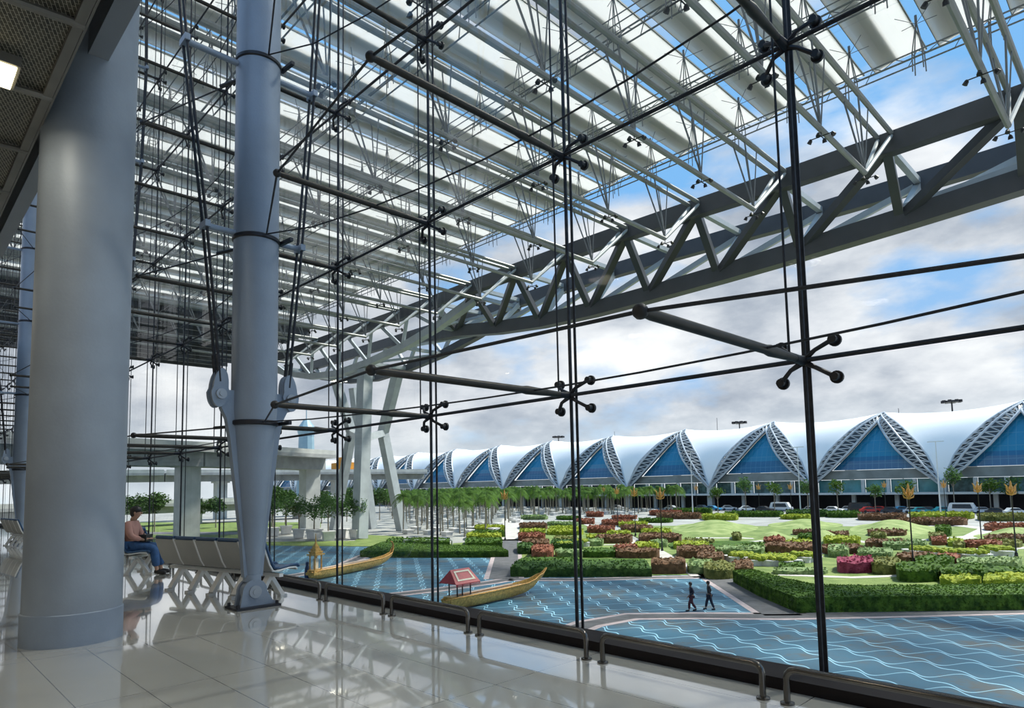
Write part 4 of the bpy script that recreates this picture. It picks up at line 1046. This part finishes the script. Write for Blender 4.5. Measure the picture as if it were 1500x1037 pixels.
for k in range(-3, 14):
    xt = -39.3-BP*k
    far = k > 8
    # membrane centred on tip k
    A = legpts(xt, -1, True); Bq = legpts(xt, 1, True)
    A = A+back(A); Bq = Bq+back(Bq); P = []
    for i in range(len(A)):
        row = []
        for j in range(9):
            s = j/8; p = A[i].lerp(Bq[i], s); sag = 4*s*(1-s)
            tt = abs(A[i].x-Bq[i].x)/BP
            p = Vector((p.x, p.y+(1.2 if i < 10 else -1.2)*sag*tt*(1-tt)*1.2, p.z-1.3*sag*tt)); row.append(p)
        P.append(row)
    q = MB(); q.grid(P); part(q, 'roof_membrane', membrane, smooth=True)
    for sgn in (-1, 1):
        O, I = legpts(xt, sgn, True), legpts(xt, sgn, False)
        Cc = [(a+b)/2+Vector((0, -1.5*math.sin(math.pi*min(1, (i+1)/10)), .6)) for i, (a, b) in enumerate(zip(O, I))]
        q = MB(); q.tube(O, .26, 6); q.tube(I, .30, 6); q.tube(Cc, .26, 6); ar = part(q, 'arch_truss', arch_m, smooth=True)
        q = MB()
        for i in range(len(O)-1):
            for s in (0, .5):
                o_ = O[i].lerp(O[i+1], s); i_ = I[i].lerp(I[i+1], s); c_2 = Cc[i].lerp(Cc[i+1], s); i2 = I[i].lerp(I[i+1], s+.5); c3 = Cc[i].lerp(Cc[i+1], min(1, s+.5))
                q.tube([o_, c_2], .12, 5); q.tube([c_2, i_], .12, 5); q.tube([o_, i2], .10, 5); q.tube([c_2, i2], .12, 5); q.tube([o_, c3], .10, 5)
        l_ = part(q, 'arch_lacing', arch_m, smooth=False); l_.parent = ar
        q = MB(); q.grid([[a+Vector((0, .7, -.1)), a.lerp(b, .5)+Vector((0, 1.0, -.3)), b+Vector((0, 1.2, -.2))] for a, b in zip(O, I)]); l_ = part(q, 'arch_shade_backing', mat('arch_shadow_panel', (.06, .08, .10), .6, 0, .15, .4)); l_.parent = ar  # dark sheet added between the chords, for the glass and shadow behind them
    # glazed bay between tip k and the next tip to the left
    R1, L1_ = legpts(xt, -1, False), legpts(xt-BP, 1, False)
    P = []
    for i in range(len(R1)):
        if R1[i].z < 4.0: continue
        P.append([R1[i].lerp(L1_[i], j/6)+Vector((0, 2.2, 0)) for j in range(7)])
    q = MB(); q.grid(P, flip=False); part(q, 'curved_glass', facadem)
    q = MB(); x0, x1 = L1_[0].x, R1[0].x
    q.box(((x0+x1)/2, CY0+6.8, 2.9), (x1-x0+2, 9, 2.4)); part(q, 'soffit_band', mat('soffit_grey', (.22, .24, .23), .7, 0, .15, .4))
    q = MB()
    for j in range(5):
        a_ = x0+(x1-x0)*(j+.5)/5; q.box((a_, CY0+3.5, -.1), ((x1-x0)/5-.9, .4, 3.4)); 
    part(q, 'window', tealglass if k in (0, ) else (roomglass if k < 3 else darkglass))
    q = MB()
    for j in range(6):
        a_ = x0+(x1-x0)*j/5; q.box((a_, CY0+2.6, -.1), (.8, .8, 3.4))
    part(q, 'pier', concretel)
q = MB(); q.box((-245, CY0+3, -2.0), (520, 9, .5)); part(q, 'white_slab_edge', white_m)
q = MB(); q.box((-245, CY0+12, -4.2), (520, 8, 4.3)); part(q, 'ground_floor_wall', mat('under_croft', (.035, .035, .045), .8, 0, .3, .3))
for k in range(-4, 46):
    q = MB(); q.box((-39.3-10.15*k, CY0+1.5, -4.25), (.9, .9, 4.1)); part(q, 'ground_floor_pier', concretel)
for k in range(-3, 13):
    xr = -39.3-BP*(k)
    q = MB(); q.box((xr, CY0+.6, -2.6), (1.6, 1.6, 7.3)); part(q, 'tip_pedestal', concretel)
for i, (a, b, kind) in enumerate([(1083, 619, 1), (1394, 588, 1), (818, 640, 1), (1050, 612, 0), (1316, 598, 0), (900, 632, 0)]):
    p = onY(a, b, 240)
    o = empty('mast_light' if kind else 'antenna', (p.x, p.y, G), 0, ('dark high-mast light rising behind the white roofs, %s' % ORD[[1, 2, 0][i]]) if kind else 'thin antenna rising behind the white roofs, %s' % ORD[[1, 2, 0][i-3]], 'mast light' if kind else 'antenna')
    q = MB(); q.tube([(0, 0, 0), (0, 0, p.z-G)], [.4, .22] if kind else [.15, .08], 8); q.build('mast', darksteel, o, True)
    if kind:
        q = MB(); q.lathe((0, 0, p.z-G-.6), [(.5, 0), (2.3, .3), (2.3, .8), (.4, 1.1)], 8)
        for t in range(8): q.box((2.4*math.cos(t*.785), 2.4*math.sin(t*.785), p.z-G), (.9, .9, .8))
        q.build('lamp_head', darksteel, o)

# ------------------------------------------------------------------ elevated road
def viaduct(label, P, z0, z1, wd, piers, pw=3.0):
    o = empty('elevated_road', (*P[0], G), 0, label, 'elevated road'); O_ = Vector((P[0][0], P[0][1], G))
    q = MB(); Pv = [Vector((a, b, 0)) for a, b in P]
    for i in range(len(Pv)-1):
        a, b = Pv[i]-O_, Pv[i+1]-O_; a.z = b.z = 0
        q.bar(a+Vector((0, 0, z1-G-.35)), b+Vector((0, 0, z1-G-.35)), wd, .7); q.bar(a+Vector((0, 0, (z0+z1)/2-G)), b+Vector((0, 0, (z0+z1)/2-G)), wd*.5, z1-z0)
    q.build('deck', concrete, o)
    for s in (-1, 1):
        q = MB()
        for i in range(len(Pv)-1):
            a, b = Pv[i]-O_, Pv[i+1]-O_; a.z = b.z = 0; d = (b-a).normalized(); n_ = Vector((-d.y, d.x, 0))*s*wd*.48
            q.bar(a+n_+Vector((0, 0, z1-G+.45)), b+n_+Vector((0, 0, z1-G+.45)), .25, .9)
        q.build('parapet', concretel, o)
    for x, y in piers:
        q = MB(); q.box((x-O_.x, y-O_.y, (z0-G)/2), (pw, pw, z0-G)); q.box((x-O_.x, y-O_.y, z1-G-1.4), (pw*1.35, pw*1.35, 3.2)); q.build('pier', concretel, o)
viaduct('grey elevated road on square piers behind the steel column', [(-100, -20), (-116.5, 38.5), (-128.5, 67)], 6.0, 9.0, 11, [(-117.5, 38), (-129, 66)], 3.2)
viaduct('lower road ramp behind the piers at left', [(-170, -20), (-178, 45), (-182, 110)], -3.2, -.8, 9, [(-176, 30), (-180, 60), (-182, 90)], 3)
viaduct('far elevated road crossing behind the pylon', [(-230, -20), (-205, 60), (-190, 140)], 5.0, 7.5, 10, [(-222, 10), (-212, 42), (-203, 75), (-196, 110)], 3)
p = onY(449, 600, 150); o = empty('control_tower', (p.x, p.y, G), 0, 'slim bluish tower far behind the elevated road', 'tower')
q = MB(); q.tube([(0, 0, 0), (0, 0, (p.z-G)*.72), (0, 0, (p.z-G)*.80), (0, 0, (p.z-G)*.9)], [5, 3.6, 4.6, 1.2], 10); q.tube([(0, 0, (p.z-G)*.88), (0, 0, p.z-G)], .25, 6); q.build('tower_shaft', mat('tower_blue', (.25, .38, .45), .5, 0, .1, .1), o)
p = onY(504, 668, 110); q = MB(); q.box((0, 0, 1.2), (7, 3, 2.4)); q.box((.6, 0, 3), (3, 2.5, 1.4)); q.box((1.4, 0, 4.4), (1.2, 1.2, 1.5)); o = q.build('orange_machine', mat('machine_orange', (.75, .3, .03), .6, 0, .1, .5)); o.location = (-195.4, 112, 7.5); o.scale = (1.3, 1.3, 1.35); tag(o, 'orange machine glimpsed on the far road behind the pylon', 'machine')

# ------------------------------------------------------------------ pylon
py = empty('roof_pylon', (-105, 66, G), 0, 'tall grey hourglass pylon carrying the roof truss', 'pylon'); PO = Vector(py.location)
def P3(a, b, X, Y): return Vector((X, Y, 0))
WZ = 10.2
near0, near1 = onZ(527, 789, G), onY(528, 532, 58)
near1 = Vector((near0.x-2, 59, 22)); 
far0 = onZ(545, 774, G); 
lft0, rgt0 = onZ(489, 777, G), onZ(589, 777, G)
Cn = (near0+far0)/2
lw = onY(515, 634, 66); rw = onY(561, 634, 69); lt = onY(489, 548, 62); rt = onY(584, 541, 67)
def leg(pts, wd, name='leg'):
    q = MB()
    for i in range(len(pts)-1): q.bar(Vector(pts[i])-PO, Vector(pts[i+1])-PO, wd, wd*.85, (1, .2, 0))
    q.build(name, trusslight, py)
leg([near0, near1], 2.0); leg([far0, Vector((far0.x+1.5, 68, 22))], 1.7)
leg([lft0, lw, lt], 1.5); leg([rgt0, rw, rt], 1.7)
leg([lw, near0.lerp(near1, .58)], 1.2, 'tie_beam'); leg([near0.lerp(near1, .58), rw], 1.2, 'tie_beam'); leg([lt, near1, rt], 1.2, 'tie_beam')

# ------------------------------------------------------------------ roof truss
tr_ = empty('roof_truss', (-60, 62, 23), 0, 'great arched grey roof truss running above the garden onto the pylon', 'truss'); TO = Vector(tr_.location)
XN = [-5.9-8.52*i for i in range(-3, 16)]
def zb(x):   # underside chord centre
    return 22.9+(.0007*(x+48)**2 if x > -48 else 0)+(1.5*((-x-48)/22)**2 if x < -48 else 0)
zt = lambda x: 28.45 + (0 if x > -68 else (-(x+68))*.0)
def zt(x): return 27.8 if x > -20 else 27.8+.5*math.sin(min(1, (-20-x)/60)*math.pi) if x > -80 else 27.8
NYc, FYc, BYc = 57.0, 66.5, 62.0
def chord(name, pts, w_, h_, mt=trussm):
    q = MB()
    for i in range(len(pts)-1): q.bar(Vector(pts[i])-TO, Vector(pts[i+1])-TO, w_, h_)
    return q.build(name, mt, tr_)
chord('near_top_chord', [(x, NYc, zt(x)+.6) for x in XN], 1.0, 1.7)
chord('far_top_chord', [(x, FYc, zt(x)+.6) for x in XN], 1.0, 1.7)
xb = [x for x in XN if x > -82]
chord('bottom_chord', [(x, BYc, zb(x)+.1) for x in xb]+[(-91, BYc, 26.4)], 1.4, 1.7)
# supports: two lower chords swinging down from the top chords to the pylon head and on to the tip
lowp = [(-66, 0, 27.8), (-75, 0, 25.4), (-84, 0, 23.8), (-94, 0, 22.8), (-104, 0, 22.4), (-114, 0, 23.2), (-124, 0, 25.2), (-133, 0, 28.0)]
for nm, yy in (('near_lower_chord', 58.5), ('far_lower_chord', 66.5)):
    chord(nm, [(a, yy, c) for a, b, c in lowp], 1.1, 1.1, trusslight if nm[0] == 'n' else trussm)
def brace(a, b, w_, mt=trussm): 
    q = MB(); q.bar(Vector(a)-TO, Vector(b)-TO, w_, w_); q.build('brace', mt, tr_)
for i, x in enumerate(XN):
    if x < -76: break
    b_ = (x-.6, BYc, zb(x)+.2)
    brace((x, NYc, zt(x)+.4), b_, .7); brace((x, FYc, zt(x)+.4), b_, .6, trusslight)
    brace((x, NYc, zt(x)+.6), (x, FYc, zt(x)+.6), .5, trusslight)
    if i > 0:
        xn = XN[i-1]; brace(b_, (xn, NYc, zt(xn)+.4), .75); brace(b_, (xn, FYc, zt(xn)+.4), .55, trusslight)
for i in range(len(lowp)):
    a, _, c = lowp[i]
    for yy, y2 in ((58.5, NYc), (66.5, FYc)):
        if c < 27.5:
            brace((a, yy, c), (a+3.5, y2, 28.2), .5, trusslight); brace((a, yy, c), (a-4.5, y2, 28.2), .5, trusslight)
    brace((a, 58.5, c), (a, 66.5, c), .5, trusslight)
    if i: brace((a, 58.5, c), (lowp[i-1][0], 66.5, lowp[i-1][2]), .35, trusslight)
# a second smaller walkway girder behind the truss at right
q = MB(); q.bar((12, 64, 27.0), (-15, 64, 24.9), 2.2, 1.2); q.bar((12, 64, 25.3), (-15, 64, 24.2), 1.4, .4)
tag(q.build('service_gantry', trusslight), 'pale service gantry slung behind the roof truss at the right edge', 'gantry')

# ------------------------------------------------------------------ purlin trusses and louvred roof
BH = 33.0
ST = [51-8.5*j for j in range(0, 7)]
def purlin(x, i):
    o = empty('purlin_truss', (x, 51, 24), 0, 'twin-pipe roof purlin truss, %s on the big truss' % (ORDR[i] if i < 16 else 'farthest'), 'roof truss', 'purlin trusses under the louvred roof'); O_ = Vector(o.location)
    for s in (-1, 1):
        q = MB(); q.tube([Vector((x+.5*s, -5, 29.1))-O_, Vector((x+.5*s, 57, 29.1))-O_], .20, 8); q.build('top_pipe', pipem, o, True)
    q = MB(); q.tube([Vector((x, -5, 24.4))-O_, Vector((x, 51, 24.1))-O_], .19, 8); q.build('bottom_pipe', pipem, o, True)
    for s in (-1, 1):
        q = MB(); q.tube([Vector((x, 51, 24.1))-O_, Vector((x+.5*s, 56.6, 28.9))-O_], .16, 6); q.build('end_brace', trusslight, o, True)
    for y in ST[:6]:
        for s in (-1, 1):
            q = MB(); q.tube([Vector((x, y, 24.2))-O_, Vector((x+.5*s, y-2.2, 29.1))-O_], .07, 5); q.tube([Vector((x, y, 24.2))-O_, Vector((x+.5*s, y+.0, 29.1))-O_], .05, 5); q.build('rod', rodm, o)
    return o
PX = [-5.9-8.52*i for i in range(-2, 13)]
for i, x in enumerate(PX): purlin(x, i)
# ladder trusses across
for j, y in enumerate(ST):
    q = MB()
    for dy, z in ((0, 31.2), (.9, 31.2), (.45, 31.9)): q.tube([(18, y+dy, z), (-112, y+dy, z)], .06, 5)
    for k in range(90):
        xa = 17-k*1.42; q.tube([(xa, y, 31.2), (xa-.7, y+.45, 31.9), (xa-1.42, y+.9 if k % 2 else y, 31.2)], .035, 4, cap=False)
    q.tube([(18, y-3.6, 29.5), (-112, y-3.6, 29.5)], .04, 5); q.tube([(18, y-3.0, 29.5), (-112, y-3.0, 29.5)], .04, 5)
    tag(q.build('lattice_girder', rodm), 'slim lattice girder crossing under the roof blades, %s to the roof edge' % ORDR[j], 'girder', 'lattice girders under the roof blades')
# cone masts
q = MB(); q.tube([(0, 0, 4.1), (0, 0, 3.6)], .09, 6)
for a in range(4):
    t = a*math.pi/2+math.pi/4; r_ = Vector((.42*math.cos(t), .42*math.sin(t), 0))
    q.tube([(0, 0, 3.7), r_+Vector((0, 0, 1.4)), r_*1.1+Vector((0, 0, .1))], .04, 4, cap=False); r2_ = Vector((.42*math.cos(t+math.pi/2), .42*math.sin(t+math.pi/2), 0)); q.tube([r_+Vector((0, 0, 1.4)), r2_+Vector((0, 0, 1.4))], .03, 4, cap=False)
    q.tube([(0, 0, 3.5), Vector((1.5*math.cos(t*1), 1.2*math.sin(t), 3.98))], .025, 4, cap=False)
mst = tag(q.build('roof_mast', rodm), 'small spread-legged rod mast holding a roof blade', 'mast', 'rod masts under the roof blades')
used_ = False
for i, x in enumerate(PX):
    for j, y in enumerate(ST):
        for h_ in (0, 1):
            xx = x+(0 if h_ == 0 else 4.26)
            if used_: o = dup(mst)
            else: o = mst; used_ = True
            o.location = (xx, y-1.8, 28.95)
# spotlight clusters
sp0 = None
for i, x in enumerate(PX):
    for j, y in enumerate(ST[:5]):
        if sp0 is None:
            sp0 = empty('spotlight_cluster', (0, 0, 0), 0, 'cluster of small dark spotlights hung under a roof purlin', 'spotlights', 'spotlight clusters under the roof')
            q = MB(); q.bar((-1.1, 0, -.5), (1.1, 0, -.5), .08, .08); q.bar((0, -.8, -.5), (0, .8, -.5), .08, .08); q.tube([(0, 0, 0), (0, 0, -.5)], .05, 5); q.build('bracket', darksteel, sp0)
            for a, b in ((-1.1, 0), (1.1, 0), (0, -.8), (0, .8)):
                q = MB(); q.tube([(a, b, -.45), (a, b, -.60), (a*1.15, b*1.15, -.85)], [.12, .2, .24], 8); q.build('spotlight', black_m, sp0, True)
            o = sp0
        else: o = dup(sp0)
        o.location = (x, y, 24.12-.19+.3*(51-y)/56+.02); o.scale = (.62, .62, .62)
# roof blades
def louvre(x, y0, y1):
    prof = [(-1.70, -.25), (-1.4, -.10), (-.8, .08), (0, .16), (.8, .16), (1.4, .10), (1.70, .02)]
    q = MB(); th = .07
    ys = [y0+(y1-y0)*k/12 for k in range(13)]
    U = [[Vector((px_, y-y1, z)) for px_, z in prof] for y in ys]; D = [[v-Vector((0, 0, th)) for v in r_] for r_ in U]
    q.grid(U); q.grid(D, flip=True); n = len(prof)
    q.grid([U[0], D[0]], flip=False); q.grid([U[-1], D[-1]], flip=True)
    q.grid([[U[k][0], D[k][0]] for k in range(13)], flip=True); q.grid([[U[k][-1], D[k][-1]] for k in range(13)])
    o = q.build('roof_louvre', blade_m)
    q = MB(); q.box((1.71, (y0-y1)/2, .02), (.08, y1-y0, .12)); q.box((-1.71, (y0-y1)/2, -.22), (.08, y1-y0, .12)); q.build('edge_strip', bladedark, o)
    q = MB(); q.box((-.82, (y0-y1)/2, .24), (1.35, y1-y0, .04))  # opaque panel added above the sheet to throw a soft shadow on it
    for k in range(14): q.box((-.82, (y0-y1)*(k+.5)/14, .15), (.06, .06, .2))
    q.build('added_shade_panel', bladedark, o)
    return o
bl0 = None
BX = [-5.9+2.1+4.26*k for k in range(6, -26, -1)]
for i, x in enumerate(BX):
    lab = 'long pale roof louvre, %s to the camera' % (ORDR[i-5] if 5 <= i < 21 else ('one of those least near' if i >= 21 else 'one beyond the right edge and so nearer'))
    o = louvre(0, -6, 54) if bl0 is None else dup(bl0)
    if bl0 is None: bl0 = o
    o.location = (x, 54, BH+.2); tag(o, lab, 'louvre', 'louvres of the roof')
# solid far end of the roof
fe = empty('solid_roof', (-130, 25, 30), 0, 'solid grey far end of the roof beyond the last louvre blades', 'roof'); FO = Vector(fe.location)
q = MB(); q.box(Vector((-131, 24, 31.4))-FO, (46, 64, .6)); q.build('roof_sheet', mat('roof_underside', (.20, .21, .20), .6, 0, .15, .3), fe)
for k in range(11):
    q = MB(); q.bar(Vector((-110-4.3*k, -6, 30.5))-FO, Vector((-110-4.3*k, 56, 30.5))-FO, .35, 1.1); q.build('roof_rib', trussm, fe)
for k in range(6):
    q = MB(); q.box(Vector((-112-8*k, 50, 31.0))-FO, (3, 5, .1)); q.build('rooflight', mat('rooflight_green', (.45, .55, .40), .5, 0, .1, 1, trans=.6), fe)
